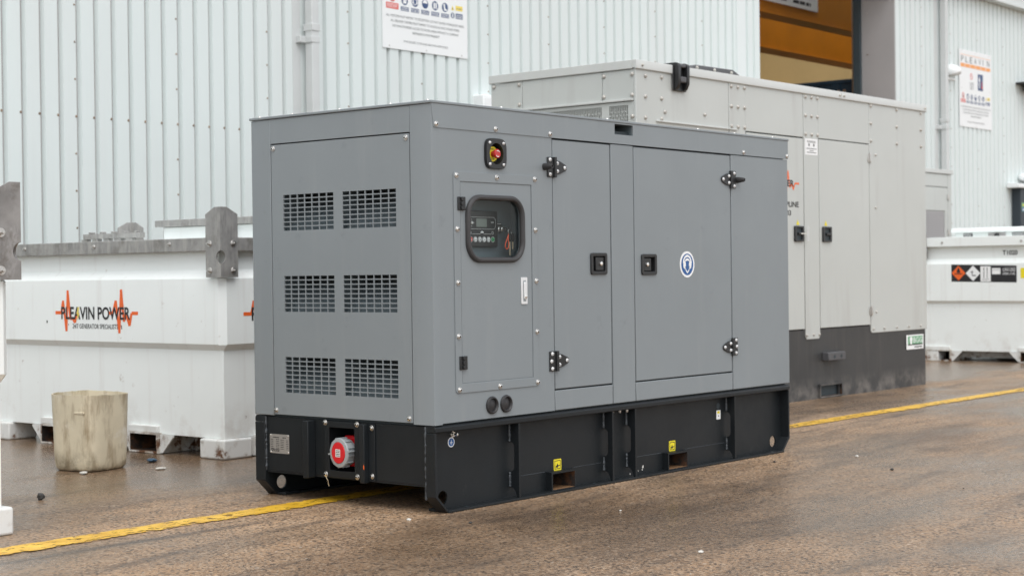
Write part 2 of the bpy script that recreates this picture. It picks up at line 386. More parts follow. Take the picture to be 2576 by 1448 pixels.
        if bevel:
            q = o.modifiers.new('edge', 'BEVEL'); q.width = bevel; q.segments = seg; q.limit_method = 'ANGLE'; q.angle_limit = R(40); q.use_clamp_overlap = True
        return o

def thing(name, label, cat, loc=(0, 0, 0), rz=0, group=None):
    o = bpy.data.objects.new(name, None); COL.objects.link(o); o.empty_display_size = .2
    o.location = loc; o.rotation_euler = (0, 0, rz); tag(o, label, cat, group); return o
def tag(o, label=None, cat=None, group=None, kind=None):
    if label: o['label'] = label
    if cat: o['category'] = cat
    if group: o['group'] = group
    if kind: o['kind'] = kind
    return o
def inst(src, parent, loc, name=None):
    o = src.copy(); COL.objects.link(o); o.parent = parent; o.location = loc
    if name: o.name = name
    return o
class Repeat:       # a small piece built once, then copied with shared mesh data
    def __init__(s, fn): s.fn = fn; s.src = None
    def put(s, parent, loc):
        if s.src is None: s.src = s.fn(); s.src.parent = parent; s.src.location = loc; return s.src
        return inst(s.src, parent, loc)
def button_screw(T, r=.0125, mats=('zinc', 'steel', 'black_print'), name='screw'):
    def fn():
        b = MB(T)
        b.lathe([(r, -.002), (r, .002), (r*.93, .0028), (r*.74, .003), (r*.72, .0045), (r*.60, .0078), (r*.36, .0092), (r*.34, .0092), (r*.30, .006), (0, .006)], 0, 0, 18,
                ms=[0, 0, 0, 1, 1, 1, 1, 2, 2])
        return b.build(name, list(mats))
    return Repeat(fn)
def hex_bolt(T, r=.012, mats=('zinc',), name='bolt', washer=1.5):
    def fn():
        b = MB(T); b.lathe([(r*washer, -.002), (r*washer, .003), (r*washer*.95, .004), (0, .004)], 0, 0, 16)
        b.prism(circ(0, 0, r, 6, .3), .003, .003+r*.75); b.lathe([(r*.55, .003+r*.7), (r*.52, .004+r*1.5), (0, .0045+r*1.5)], 0, 0, 10)
        return b.build(name, list(mats))
    return Repeat(fn)
S0 = F_side(0); E0 = F_end(0)

# ================================================================== ground and line
b = MB(); N = 24
b.poly([(-900, -900), (900, -900), (900, 900), (-900, 900)], 0)
tag(b.build('ground', 'ground', smooth=False), kind='structure')
b = MB(); b.poly([(-8, .64), (34, .60), (34, .755), (-8, .805)], .004)
tag(b.build('yellow_line', 'line', smooth=False), kind='structure')

# ================================================================== warehouse
WY = 6.1
wh = thing('warehouse', 'white warehouse of box-profile cladding with a wide doorway', 'building', (0, WY, 0))
PIT = 1/6; GD = .036; SL = .014
def profile(n, ph):
    p = []
    for k in range(n):
        x = k*PIT
        p += [(x, GD), (x+.024, GD), (x+.024+SL, 0), (x+PIT-.010, 0)]
    p.append((n*PIT, GD)); return p
def sheet_mesh(z0, z1, T=F_world):
    b = MB(T); p = profile(6, 0); lo = b.av([(x, y, z0) for x, y in p]); hi = b.av([(x, y, z1) for x, y in p])
    for k in range(len(p)-1): b.face((lo[k], lo[k+1], hi[k+1], hi[k]))
    return b
src = None
def place_sheets(xa, xb, z0, z1, clip_l=None):
    global src
    first = None; x = xa
    while x < xb-.05:
        if first is None: first = sheet_mesh(z0, z1).build('cladding_sheet', 'cladding_white', wh, smooth=False, loc=(x, 0, 0), recalc=False); o = first
        else: o = inst(first, wh, (x, .0, 0))
        x += 1.0
xs = 1.996 - .024 - SL - 7.0
place_sheets(xs, 12.3, 0, 5.30)
place_sheets(16.72, 31, 0, 5.27)
b = MB(); b.box(-5.2, 12.44, .034, .06, 0, 5.3); b.build('liner_wall', 'jamb_grey', wh)
b = MB(); b.box(16.73, 32, .034, .06, 0, 5.3); b.build('liner_wall', 'jamb_grey', wh)
# doorway
b = MB(); b.box(12.385, 12.593, -.012, .0, 0, 5.2).box(12.575, 12.593, 0, .09, 0, 5.2); b.build('doorway_trim', 'flashing_white', wh, bevel=.003)
b = MB(); b.box(16.70, 16.722, -.012, .517, 0, 5.2); b.build('doorway_jamb', 'jamb_grey', wh, bevel=.003)
b = MB(); b.box(16.66, 16.722, .518, .63, 0, 5.2); b.build('door_track', 'frame_navy', wh, bevel=.004)
b = MB(); b.box(16.655, 16.69, .631, .65, 0, 5.2); b.build('door_edge', 'zinc', wh)
b = MB(); b.box(12.593, 16.70, -.012, .05, 5.0, 5.3); b.build('doorway_lintel', 'flashing_white', wh)
sc = Repeat(lambda: MB(F_end(0)).lathe([(.013, -.001), (.012, .005), (0, .006)], 0, 0, 8).build('rivet', 'zinc'))
for z in (2.95, 3.55, 4.15, 4.75): sc.put(wh, (16.70, .42, z))
# eaves flashing
b = MB(); b.prism([(-.16, 5.265), (-.16, 5.44), (-.10, 5.46), (.06, 5.46), (.06, 5.30), (-.02, 5.262)], -5.2, 32, ax=0); b.build('eaves_flashing', 'flashing_white', wh, bevel=.004)
b = MB(); b.prism([(-.30, 5.62), (-.30, 5.80), (.06, 5.80), (.06, 5.46), (-.2, 5.46), (-.2, 5.60)], -5.2, 32, ax=0); b.build('gutter', 'flashing_white', wh, bevel=.004)
# closing walls, unseen roof with gaps added to brighten the inside, inner back wall
b = MB(); b.box(-5.2, 32, 11.9, 12., 0, 9.); b.build('rear_wall', 'inner_cladding', wh)
b = MB()
for k in range(87):
    x = 10+k*.25; b.box(x, x+.09, 11.78, 11.905, 0, 9.)
b.build('rear_wall_ribs', 'inner_cladding', wh)
MB().box(31.9, 32, .06, 11.9, 0, 9.).build('gable_wall', 'inner_cladding', wh); MB().box(-5.2, -5.1, .06, 11.9, 0, 9.).build('gable_wall', 'inner_cladding', wh)
for xc in (23.2, 30.): MB().box(xc, xc+.3, 11.6, 11.86, 0, 9.).build('portal_column', 'inner_cladding', wh)
for xa, xb in ((-5.2, 2), (4, 9), (12, 13.), (17, 18.), (22, 23.), (27, 28), (31, 32)):
    b = MB(); b.box(xa, xb, -.1, 12., 8.9, 9.); b.build('roof_sheet', 'inner_cladding', wh)
b = MB(); b.box(-5.2, 32, .0, .06, 5.46, 9.); b.build('upper_wall', 'cladding_white', wh)
# fixings
b = MB(F_side(0))
def scr(x, z, q=1.): b.lathe([(.0085*q, .0), (.0085*q, .002), (.005*q, .003), (.0045*q, .007), (0, .0075)], x, z, 8)
for k in range(-40, 80):
    x = 1.943 + k*PIT
    if x < 12.3 or 16.8 < x < 31: scr(x, 2.285, 1.3)
for k in range(-6, 29):
    x = 2.603 + k
    if x < 12.3 or x > 16.8:
        for j in range(-4, 10):
            if j: scr(x, 2.285 + .29*j)
tag(b.build('cladding_screws', 'rust_screw', wh), kind='stuff')
def downpipe(x, zb):
    b = MB(); b.box(x, x+.088, -.135, -.045, 0, 5.27); p = b.build('downpipe', 'pipe_white', wh, bevel=.008, seg=3)
    b = MB(); b.box(x-.006, x+.096, -.142, -.03, zb, zb+.062); b.build('socket_joint', 'pipe_white', p, bevel=.003)
    b = MB(); b.box(x-.075, x-.006, -.06, -.0, zb-.105, zb-.045); b.box(x-.012, x+.092, -.139, -.04, zb-.105, zb-.05); b.build('bracket', 'pipe_white', p, bevel=.003)
downpipe(5.022, 3.20); downpipe(18.15, 3.22)
b = MB(); b.box(4.905, 5.002, -.004, .03, 0, 5.27); b.build('shaded_joint_strip', 'pipe_white', wh)  # strips coloured greyer to stand in for the recess shadow by each downpipe
b = MB(); b.box(18.03, 18.14, -.004, .03, 0, 5.27); b.build('shaded_joint_strip', 'pipe_white', wh)

# ------------------------------------------------------------------ safety signs on the wall
def safety_sign(x0, label, zb):
    t = thing('safety_sign', label, 'sign', (x0, WY-.004, zb), group='safety boards fixed to the warehouse wall')
    T = F_side(0); w = 1.222; h = 1.20
    b = MB(T); b.box(0, w, 0, h, 0, .006); b.build('board', 'sign_white', t)
    W_, K, BL, RD, YL, OR, GR = range(7)
    e = .0075; PM = ['white_print', 'black_print', 'sign_blue', 'red_print', 'pale_yellow_print', 'pale_orange_print', 'grey_print']
    b = MB(T)
    def done(nm):
        nonlocal b
        b.build(nm, PM, t, smooth=False); b = MB(T)
    # lower text (1.22 wide board)
    def line(s, u0, u1, v, hh, m=6): b.text(s, u0, u1, v, v+hh, e, m); done('text_line')
    line('ALL VISITORS MUST REPORT TO RECEPTION. DO NOT ENTER WORKSHOP AREAS.', .05, 1.172, .303, .023)
    line('ALL DELIVERY DRIVERS MUST REPORT TO GOODS IN AND SOUND HORN.', .112, 1.10, .256, .023)
    line('NO UNAUTHORISED ACCESS TO WORK AREAS WITHOUT A COMPANY', .135, 1.085, .209, .023)
    line('REPRESENTATIVE PRESENT', .415, .80, .162, .023)
    line('IF IN DOUBT, STOP AND ASK FOR ASSISTANCE', .29, .925, .070, .023)
    # prohibition block
    b.poly([(.052, .378), (.222, .378), (.222, .434), (.052, .434)], e, RD)
    for q in range(3): b.words(.062, .21, .39+q*.014, .006, e+.0008, W_, seed=q)
    b.ring(circ(.137, .487, .042, 28), circ(.137, .487, .034, 28), e-.001, e, RD); b.poly([(.112, .512), (.118, .518), (.164, .464), (.158, .458)], e+.0006, RD)
    b.lathe([(.010, e), (0, e)], .137, .502, 12, m=1); b.poly([(.124, .458), (.150, .458), (.147, .490), (.127, .490)], e+.0003, 1)
    done('prohibition_symbol')
    for k in range(5):
        u = .253 + k*.1445; c = u+.056
        b.poly([(u, .374), (u+.112, .374), (u+.112, .413), (u, .413)], e, BL)
        for q in range(2): b.words(u+.008, u+.104, .381+q*.016, .007, e+.0008, W_, seed=k*3+q)
        b.poly(circ(c, .475, .045, 32), e, BL); v = .475; ee = e+.0008
        if k == 0:      # goggles
            b.poly([(c-.030, v+.002), (c+.030, v+.002), (c+.034, v+.018), (c-.034, v+.018)], ee, W_); b.poly([(c-.02, v-.03), (c+.02, v-.03), (c+.026, v-.002), (c-.026, v-.002)], ee, W_)
        elif k == 1:    # ear defenders
            b.ring(circ(c, v+.004, .033, 24), circ(c, v+.002, .024, 24), e, ee, W_); b.poly(circ(c-.027, v-.004, .011, 12), ee+.0003, W_); b.poly(circ(c+.027, v-.004, .011, 12), ee+.0003, W_)
        elif k == 2:    # hard hat
            b.poly([(c-.034, v+.006), (c+.034, v+.006), (c+.030, v+.016), (c+.024, v+.030), (c+.01, v+.037), (c-.01, v+.037), (c-.024, v+.030), (c-.030, v+.016)], ee, W_)
            b.poly([(c-.022, v-.004), (c+.022, v-.004), (c+.016, v-.030), (c, v-.037), (c-.016, v-.030)], ee, BL)
        elif k == 3:    # gloves
            for s_ in (-1, 1): b.poly([(c+s_*.004, v-.03), (c+s_*.024, v-.03), (c+s_*.024, v+.026), (c+s_*.014, v+.032), (c+s_*.004, v+.024)], ee, W_)
        else:           # boot
            b.poly([(c-.024, v+.034), (c-.002, v+.034), (c+.002, v-.008), (c+.03, v-.022), (c+.03, v-.032), (c-.014, v-.032)], ee, W_)
        done('ppe_symbol')
    b.poly([(.978, .462), (1.022, .462), (1.0, .508)], e, YL); b.poly([(.992, .468), (1.008, .468), (1.0, .490)], e+.0008, K)
    b.poly([(1.046, .464), (1.150, .464), (1.150, .512), (1.046, .512)], e, YL); b.words(1.055, 1.14, .48, .008, e+.0008, 6, seed=40)
    done('warning_symbol')
    b.poly(circ(1.0, .410, .028, 24), e, BL); b.poly([(.99, .39), (1.01, .39), (1.006, .43), (.994, .43)], e+.0008, W_)
    b.poly([(1.046, .384), (1.150, .384), (1.150, .435), (1.046, .435)], e, BL)
    for q in range(2): b.words(1.055, 1.14, .394+q*.018, .008, e+.0008, W_, seed=50+q)
    done('ppe_symbol')
    # middle pictures
    b.poly([(.69, .60), (.885, .60), (.885, .858), (.69, .858)], e, BL)
    b.poly([(.735, .64), (.765, .64), (.765, .755), (.785, .755), (.75, .83), (.715, .755), (.735, .755)], e+.0008, W_)
    b.poly(circ(.845, .655, .024, 16), e+.0008, RD); b.poly([(.835, .66), (.855, .66), (.855, .745), (.835, .745)], e+.0010, RD)
    done('temperature_symbol')
    b.ring(circ(.45, .80, .05, 28), circ(.45, .80, .042, 28), e-.001, e, RD); b.poly([(.418, .828), (.426, .836), (.482, .774), (.474, .766)], e+.0006, RD)
    for q in range(5): b.words(.385, .535, .60+q*.024, .008, e, 6, seed=70+q)
    done('no_entry_symbol')
    # head
    b.poly([(.05, .93), (1.172, .93), (1.172, .985), (.05, .985)], e, OR); b.poly([(.05, 1.118), (1.172, 1.118), (1.172, 1.124), (.05, 1.124)], e, OR)
    done('heading_band')
    for k, ch in enumerate('PLEAVIN'): b.text(ch, .07+k*.163, .07+k*.163+(.02 if ch == 'I' else .095), 1.005, 1.10, e, 6)
    done('heading')
    for k, ch in enumerate('GROUP'): b.text(ch, .18+k*.2, .18+k*.2+.05, .938, .977, e+.0008, W_)
    done('heading')
    r = Repeat(lambda: MB(T).lathe([(.008, 0), (.006, .004), (0, .005)], 0, 0, 8).build('rivet', 'zinc'))
    for u in (.09, .61, 1.13):
        for v in (.025, 1.175): r.put(t, (u, -.006, v))
    for u, v in ((.09, .6), (1.13, .6)): r.put(t, (u, -.006, v))
safety_sign(6.055, 'white safety board above the roof of the dark grey generator', 3.165)
safety_sign(18.90, 'white safety board beyond the doorway beside a domed white vent', 3.215)

# ------------------------------------------------------------------ small things on the wall
t = thing('wall_vent', 'white domed vent cowl on the wall left of a safety board', 'vent', (18.60, WY, 3.93))
b = MB(F_side(0))
loops = []
for k in range(7):
    a = R(90*k/6); loops.append([(.135*math.cos(a)*math.cos(q), .09+.12*math.cos(a)*math.sin(q), .17*math.sin(a)+.001) for q in [R(-25+230*i/14) for i in range(15)]])
b.loft(loops, cap0=True, cap1=False); b.build('cowl', 'sign_white', t); MB(F_side(0)).box(-.15, .15, -.03, .0, 0, .02).build('lip', 'sign_white', t)
t = thing('wall_bracket', 'black bracket arm with lamp head on the wall beyond both safety boards', 'bracket', (21.20, WY, 4.04))
MB().box(-.08, .55, -.30, 0.03, 0, .03).build('arm', 'black_plastic', t, bevel=.004); MB().box(.12, .42, -.25, -.05, -.12, -.0005).build('lamp_head', 'black_plastic', t, bevel=.02)
t = thing('electrical_box', 'small white box on the wall behind the light grey generator', 'box', (7.36, WY, 2.35))
MB().box(0, .36, -.14, 0.03, 0, .46).build('case', 'sign_white', t, bevel=.01); MB().box(.02, .34, -.148, -.1405, .02, .43).build('lid', 'sign_white', t, bevel=.003)
t = thing('dark_cabinet', 'dark navy cabinet with a white overhanging lid by the wall', 'cabinet', (20.90, 5.94, 0))
MB().box(0, 1.6, 0, .155, 0, 2.312).build('case', 'cabinet_navy', t, bevel=.01)
MB().prism([(-.06, 2.313), (-.06, 2.378), (.155, 2.40), (.155, 2.313)], -.20, 1.8, ax=0).build('lid', 'sign_white', t, bevel=.01)
b = MB(F_side(0)); b.poly([(.03, 1.926), (.52, 1.926), (.52, 2.072), (.03, 2.072)], .003, 0); b.poly([(.04, 1.932), (.51, 1.932), (.51, 2.0), (.04, 2.0)], .0045, 1)
b.words(.06, .5, 2.022, .03, .0045, 2, seed=3); b.words(.06, .5, 1.948, .03, .006, 3, seed=4); b.build('sticker', ['pale_green_print', 'blue_print', 'yellow_print', 'white_print'], t, smooth=False)
t = thing('floodlight', 'white rounded lamp on a short stem above the navy cabinet', 'lamp', (21.32, 6.02, 2.388))
MB().loft([[(x, r_*math.cos(R(k*30)), .12+r_*.8*math.sin(R(k*30))) for k in range(12)] for x, r_ in ((-.20, .03), (-.17, .065), (-.06, .085), (.16, .09), (.3, .06), (.33, .02))]).build('head', 'sign_white', t)
MB().lathe([(.02, -.015), (.02, .08)], 0, 0, 10).build('stem', 'zinc', t)

# ------------------------------------------------------------------ inside the doorway
def girder(x0, x1, ya, yb, z, h, label):
    t = thing('crane_girder', label, 'girder', (x0, ya, z), group='yellow crane girders inside the doorway')
    L_ = x1-x0; d = yb-ya
    MB().box(0, L_, .03, d-.03, .025, h).build('web', 'crane_yellow', t)
    MB().box(0, L_, 0, d, 0, .024).build('flange', 'crane_yellow', t, bevel=.004)
    MB().box(0, L_, 0, d, h+.001, h+.03).build('flange', 'crane_yellow', t, bevel=.004)
    return t
girder(8, 27, 8.0, 8.32, 4.885, 1.0, 'yellow crane girder carrying a white notice inside the doorway')
girder(8, 30, 9.8, 10.2, 4.83, 1.05, 'yellow crane girder without a notice, deeper inside the doorway')
t = thing('crane_notice', 'white notice with black print on the yellow crane girder', 'notice', (15.6, 8.0, 5.07))
MB().box(0, 2.33, .0, .0295, 0, .62).build('board', 'sign_white', t)
b = MB(F_side(0)); b2 = MB(F_side(0))
for q in range(5):
    b.words(.35, 1.35, .06+q*.11, .05, .002, 0, seed=q); b2.words(1.55, 2.1, .06+q*.11, .05, .002, 0, seed=20+q)
b.build('print', 'black_print', t, smooth=False); b2.build('print', 'black_print', t, smooth=False)
t = thing('storage_container', 'tall navy steel container standing inside the doorway', 'container', (17.0, 6.84, 0))
MB().box(0.02, 2.4, 0.02, 5.0, 0, 3.80).build('body', 'navy_paint', t); MB().box(0, 2.42, 0, 5.02, 3.801, 3.86).build('top_rail', 'navy_paint', t, bevel=.01)
r = Repeat(lambda: MB().box(0, .019, 0, .12, .0, 3.80).build('rib', 'navy_paint'))
for k in range(12): r.put(t, (0, .3+k*.4, 0))
b = MB(F_end(0)); b.lathe([(.03, 0), (0, .004)], .22, 3.68, 10); b.lathe([(.03, 0), (0, .004)], .32, 3.68, 10); b.build('rivet_pair', 'zinc', t)

# ================================================================== dark grey generator
G = thing('generator_set', 'dark grey generator over the yellow line, with red socket in its black skid', 'generator', (0, 0, 0))
L0, W0, ZC, ZR = 2.970, 1.128, .3785, 1.738
MB().box(.012, 2.955, 1.104, 1.116, .385, 1.73).box(2.945, 2.957, .02, 1.10, .385, 1.73).box(.160, .168, .032, 1.10, .385, 1.73).box(.02, 2.95, .02, 1.1, .372, .384).build('inner_shell', 'interior_dark', G)
MB(S0).grid(.012, 2.955, .386, 1.70, [(.19, .65, .56, 1.405), (.355, .475, 1.49, 1.60), (1.12, 1.23, 1.01, 1.105), (1.54, 1.65, 1.005, 1.10)], -.030, -.022).build('backing_plate', 'interior_dark', G)
# side panels ------------------------------------------------------
fr = button_screw(S0)
b = MB(); zc, zt = ZC, 1.7365
b.prism([(.05, 0), (.005, 0), (.0015, .0015), (0, .005), (0, .122), (.011, .122), (.011, .011), (.05, .011)], zc, zt)
b.T = S0; b.grid(.05, .8225, .3835, 1.70, [(.186, .654, .556, 1.404), (.36, .47, 1.495, 1.593)], -.011, 0)
b.build('corner_panel', 'grey_paint', G)
def plate(name, u0, u1, v0, v1, holes=(), T=S0, w0=-.012, w1=0., bevel=.0025):
    return MB(T).grid(u0, u1, v0, v1, list(holes), w0, w1).build(name, 'grey_paint', G, bevel=bevel)
plate('sill_panel', .8285, 1.2795, .3835, .4745)
d1 = plate('door', .8310, 1.2765, .4815, 1.6290, [(1.125, 1.225, 1.017, 1.099)], w0=-.016, w1=-.001)
plate('door_post', 1.2850, 1.4700, .3835, 1.6335)
plate('sill_panel', 1.4765, 2.3675, .3835, .4735)
d2 = plate('door', 1.4785, 2.3655, .4805, 1.6290, [(1.543, 1.643, 1.011, 1.093)], w0=-.016, w1=-.001)
plate('corner_panel', 2.3735, 2.9700, .3835, 1.6335)
# fascia of the roof
b = MB(S0); b.prism([(0, ZR), (.2, ZR), (.2, 1.637), (.016, 1.637), (.012, 1.64)], -.006, .0035)
b.grid(.2, 2.972, 1.637, ZR, [(1.314, 1.467, 1.682, 1.732)], -.006, .0035)
fa = b.build('roof_fascia', 'grey_paint', G)
MB(S0).grid(1.30, 1.48, 1.67, 1.7365, [(1.314, 1.467, 1.682, 1.732)], -.16, -.0065).box(1.30, 1.48, 1.67, 1.7365, -.17, -.161).build('lifting_pocket', 'baffle_grey', fa)
for x, z in ((.028, 1.651), (.419, 1.652), (.808, 1.653), (2.497, 1.652), (2.958, 1.653)): fr.put(fa, (x, -.0035, z))
b = MB(); b.box(-.007, 2.978, -.007, W0+.007, ZR+.0005, 1.7505); rf = b.build('roof', 'grey_paint', G, bevel=.003)
rs = button_screw(F_world, .011)
for y in (1.10, .88, .575, .262, .045): rs.put(rf, (.03, y, 1.7505))
for x in (.5, 1.3, 2.1, 2.46, 2.86): rs.put(rf, (x, .03, 1.7505))
# end panels --------------------------------------------------------
es = button_screw(E0)
plate('corner_post', .9990, 1.1280, ZC, 1.7365, T=E0, w0=-.011)
plate('header_panel', .1240, .9980, 1.6240, 1.7365, T=E0, w0=-.011, bevel=.001)
GR = [(.592, .917, 1.224, 1.387), (.2095, .534, 1.224, 1.387), (.592, .917, .855, 1.0175), (.2095, .534, .855, 1.0175), (.592, .917, .486, .6485), (.2095, .534, .486, .6485)]
holes = []
for (a, c, z0, z1) in GR:
    pu = (c-a+.005)/7; pv = (z1-z0+.005)/8
    for i in range(7):
        for j in range(8): holes.append((a+i*pu, a+i*pu+pu-.005, z0+j*pv, z0+j*pv+pv-.005))
b = MB(E0)
b.grid(.1275, .9935, .3845, 1.6185, [(.2095, .917, .486, .6485), (.2095, .917, .855, 1.0175), (.2095, .917, 1.224, 1.387)], -.010, -.001)
for (z0, z1) in ((.486, .6485), (.855, 1.0175), (1.224, 1.387)):
    b.grid(.2095, .917, z0, z1, [h for h in holes if z0-.001 < h[2] < z1], -.006, -.001)
ep = b.build('grille_panel', 'grey_paint', G)
for y, z in ((.981, 1.601), (.148, 1.601), (.982, .403), (.147, .402)): es.put(ep, (.001, y, z))
for (a, c, z0, z1) in GR:
    b = MB(E0)
    y0, y1 = a-.015, c+.015
    i = b.av([(y0, z0-.02, -.012), (y1, z0-.02, -.012), (y1, z0+.115, -.15), (y0, z0+.115, -.15)]); b.face(i)
    i = b.av([(y1, z0-.02, -.012), (y1, z1+.02, -.012), (y1, z1+.02, -.15), (y1, z0+.02, -.15)]); b.face(i)
    b.build('air_baffle', 'baffle_grey', ep)
# emergency stop ------------------------------------------------------
n = 48; cx, cz = .4145, 1.5435
out = []
for k in range(n):
    t_ = 2*math.pi*k/n; c, s_ = math.cos(t_), math.sin(t_)
    pw = 4.2; r_ = (abs(c/.072)**pw + abs(s_/.0675)**pw)**(-1/pw); out.append((cx+r_*c, cz+r_*s_))
b = MB(S0); inn = circ(cx, cz, .047, n); sh = [(cx+(p[0]-cx)*.955, cz+(p[1]-cz)*.955) for p in out]
b.ring(out, inn, .0, .008); b.ring(sh, inn, .0081, .012)
b.ring(circ(cx, cz, .0515, n), circ(cx, cz, .047, n), -.020, -.0005); b.poly(circ(cx, cz, .0515, n), -.0205)
eb = b.build('stop_bezel', 'black_plastic', G)
wsc = button_screw(S0, .0085, ('white_print', 'silver_paint', 'black_print'))
bsc = button_screw(S0, .0068, ('silver_paint', 'silver_paint', 'black_print'))
for sx in (-1, 1):
    for sz in (-1, 1): bsc.put(eb, (cx+sx*.047, -.012, cz+sz*.047))
b = MB(S0); b.lathe([(.033, -.0195), (.033, -.0105), (0, -.0105)], cx, cz, 32); ye = b.build('stop_label', 'yellow_print', eb)
b = MB(S0); b.text('STOP', cx-.017, cx+.010, cz-.027, cz-.018, -.0098, 0); b.text('EMERGENCY', cx-.021, cx+.015, cz+.018, cz+.025, -.0098, 0); b.build('stop_lettering', 'black_print', ye, smooth=False)
b = MB(S0); b.lathe([(.0135, -.0102), (.0135, .004), (.0155, .006)], cx, cz, 20); b.build('stop_stem', 'button_red', eb)
b = MB(S0); b.lathe([(.0150, .0045), (.0190, .006), (.0205, .010), (.0205, .015), (.0182, .0195), (.016, .020), (.0155, .0182), (0, .018)], cx, cz, 28); bt = b.build('stop_button', 'button_red', eb)
b = MB(S0)
for a0 in (30, 210):
    p = [(cx+.0142*math.cos(R(a0+k*12)), cz+.015*math.sin(R(a0+k*12))) for k in range(9)]; q = [(cx+.0118*math.cos(R(a0+k*12)), cz+.0118*math.sin(R(a0+k*12))) for k in range(9)]
    b.poly(p+q[::-1], .0190)
b.build('turn_arrow', 'white_print', bt, smooth=False)
# control door --------------------------------------------------------
cf = MB(S0).ring(rrect(.1345, .7025, .5055, 1.4565, .016), rrect(.1755, .6655, .5445, 1.4145, .001), .0, .0045).build('control_frame', 'grey_paint', G, bevel=.0012)
for x, z in ((.152, 1.439), (.421, 1.439), (.689, 1.441), (.154, 1.209), (.690, 1.211), (.155, .979), (.692, .981), (.154, .749), (.693, .751), (.156, .520), (.426, .520), (.693, .522)): fr.put(cf, (x, -.0045, z))
b = MB(S0)
win = rrect(.228, .588, 1.082, 1.343, .068, 6)
n4 = 7*4
# door leaf: strips around a rectangular block that carries the rounded window hole
b.grid(.1795, .6620, .5485, 1.4110, [(.20, .62, 1.06, 1.37)], -.010, .0015)
outr = []
for kc, (qu, qv, du, dv) in enumerate(((.62, 1.37, -1, -1), (.20, 1.37, 1, -1), (.20, 1.06, 1, 1), (.62, 1.06, -1, 1))):
    for i in range(7):
        e_ = abs(i-3)/3*.085
        first = (i < 3) == (kc % 2 == 0)
        outr.append((qu, qv+dv*e_) if first else (qu+du*e_, qv))
b.ring(outr, win, -.010, .0015)
cd_ = b.build('control_door', 'grey_paint', G)
gp = rrect(.2215, .5945, 1.0765, 1.3485, .079, 8)
MB().tube([(u, -.006, v) for u, v in gp], .0135, 10, closed=True, ry=.0125).build('window_gasket', 'rubber_grey', cd_)
MB(S0).prism(win, -.006, -.003).build('window_pane', 'glass', cd_)
b = MB(S0)
for z in (1.29, .606):
    hb = MB(S0); hb.box(.1555, .178, z, z+.058, .0047, .010); hb.box(.182, .205, z, z+.058, .0047, .010)
    for k in range(3): hb.box(.172, .188, z+k*.0195+.001, z+k*.0195+.018, .006, .017)
    hb.build('hinge', 'black_plastic', cd_, bevel=.002)
hd = MB(S0).prism(rrect(.5835, .6265, .878, .998, .003, 2), .0015, .006).build('door_handle', 'silver_paint', cd_, bevel=.001)
MB(S0).prism(rrect(.594, .616, .890, .985, .004, 3), .0062, .0066).build('handle_slot', 'grey_plastic', hd)
MB(S0).prism(rrect(.5965, .6135, .900, .977, .006, 3), .0067, .013).build('handle_lever', 'silver_paint', hd, bevel=.002)
MB(S0).lathe([(.0085, .006), (.0085, .0145), (.006, .0155), (0, .0155)], .606, .912, 16).build('key_lock', 'steel', hd)
# recess and controller behind the window
b = MB(); b.box(.176, .664, .118, .124, .545, 1.415).box(.170, .176, .032, .118, .545, 1.415).box(.664, .670, .032, .118, .545, 1.415).box(.17, .67, .032, .118, 1.416, 1.422).box(.17, .67, .032, .118, .538, .544)
rc = b.build('control_recess', 'control_plate', G)
CT = F_side(.118)
ctl = MB(CT).prism(rrect(.312, .545, 1.137, 1.297, .008, 4), 0, .022).build('controller', 'black_plastic', rc, bevel=.003)
b = MB(CT); e = .0222
b.prism(rrect(.396, .468, 1.225, 1.262, .002, 2), .022, e+.0005, 0)
b.ring(rrect(.344, .530, 1.215, 1.269, .018, 5), rrect(.3452, .5288, 1.2162, 1.2678, .017, 5), .022, e, 1)
b.lathe([(.007, e), (.006, e+.004), (0, e+.005)], .365, 1.243, 14, 2)
for k in range(4): b.poly([(.365+.013*math.cos(R(90*k+o_))+0, 1.243+.013*math.sin(R(90*k+o_))) for o_ in (-14, 14)] + [(.365+.018*math.cos(R(90*k)), 1.243+.018*math.sin(R(90*k)))], e, 1)
b.poly([(.368, 1.193), (.425, 1.193), (.425, 1.1942), (.368, 1.1942)], e, 1); b.poly([(.445, 1.193), (.498, 1.193), (.498, 1.1942), (.445, 1.1942)], e, 1)
b.poly([(.424, 1.198), (.446, 1.198), (.444, 1.205), (.438, 1.204), (.435, 1.210), (.430, 1.203), (.426, 1.205)], e, 2)
b.poly([(.355, 1.192), (.361, 1.192), (.361, 1.200), (.363, 1.200), (.358, 1.206), (.353, 1.200), (.355, 1.200)], e, 1); b.ring(circ(.508, 1.199, .007, 14), circ(.508, 1.199, .0055, 14), .022, e, 1)
b.text('DSE', .498, .516, 1.243, 1.249, e, 2)
for k, mm in enumerate((3, 2, 4, 2, 4, 5)):
    u = .358+k*.0301; b.ring(circ(u, 1.1695, .0125, 18), circ(u, 1.1695, .0112, 18), .022, e+.0004, 1); b.lathe([(.0098, .022), (.0092, e+.003), (0, e+.0036)], u, 1.1695, 16, mm)
    b.poly([(u-.003, 1.166), (u+.003, 1.166), (u+.001, 1.173)], e+.0042, 6 if mm != 3 else 2)
b.build('controls', ['lcd', 'silver_paint', 'white_print', 'red_print', 'silver_paint', 'green_print', 'black_print'], ctl)
b = MB(CT); b.poly([(.560, 1.232), (.596, 1.232), (.596, 1.246), (.560, 1.246)], .001); b.words(.564, .592, 1.240, .003, .0018, 1, 5); b.build('switch_label', ['black_print', 'white_print'], rc, smooth=False)
b = MB(CT); b.lathe([(.017, 0), (.017, .010), (.013, .012), (.013, .026), (.010, .028), (.010, .036), (0, .036)], .578, 1.217, 20); b.build('key_switch', 'zinc', rc)
b = MB(); b.box(.568, .588, .060, .0825, 1.2155, 1.2185); kt = None
K = thing('key_bunch', 'bunch of keys with an orange loop hanging from the key switch', 'keys', (.578, .062, 1.217))
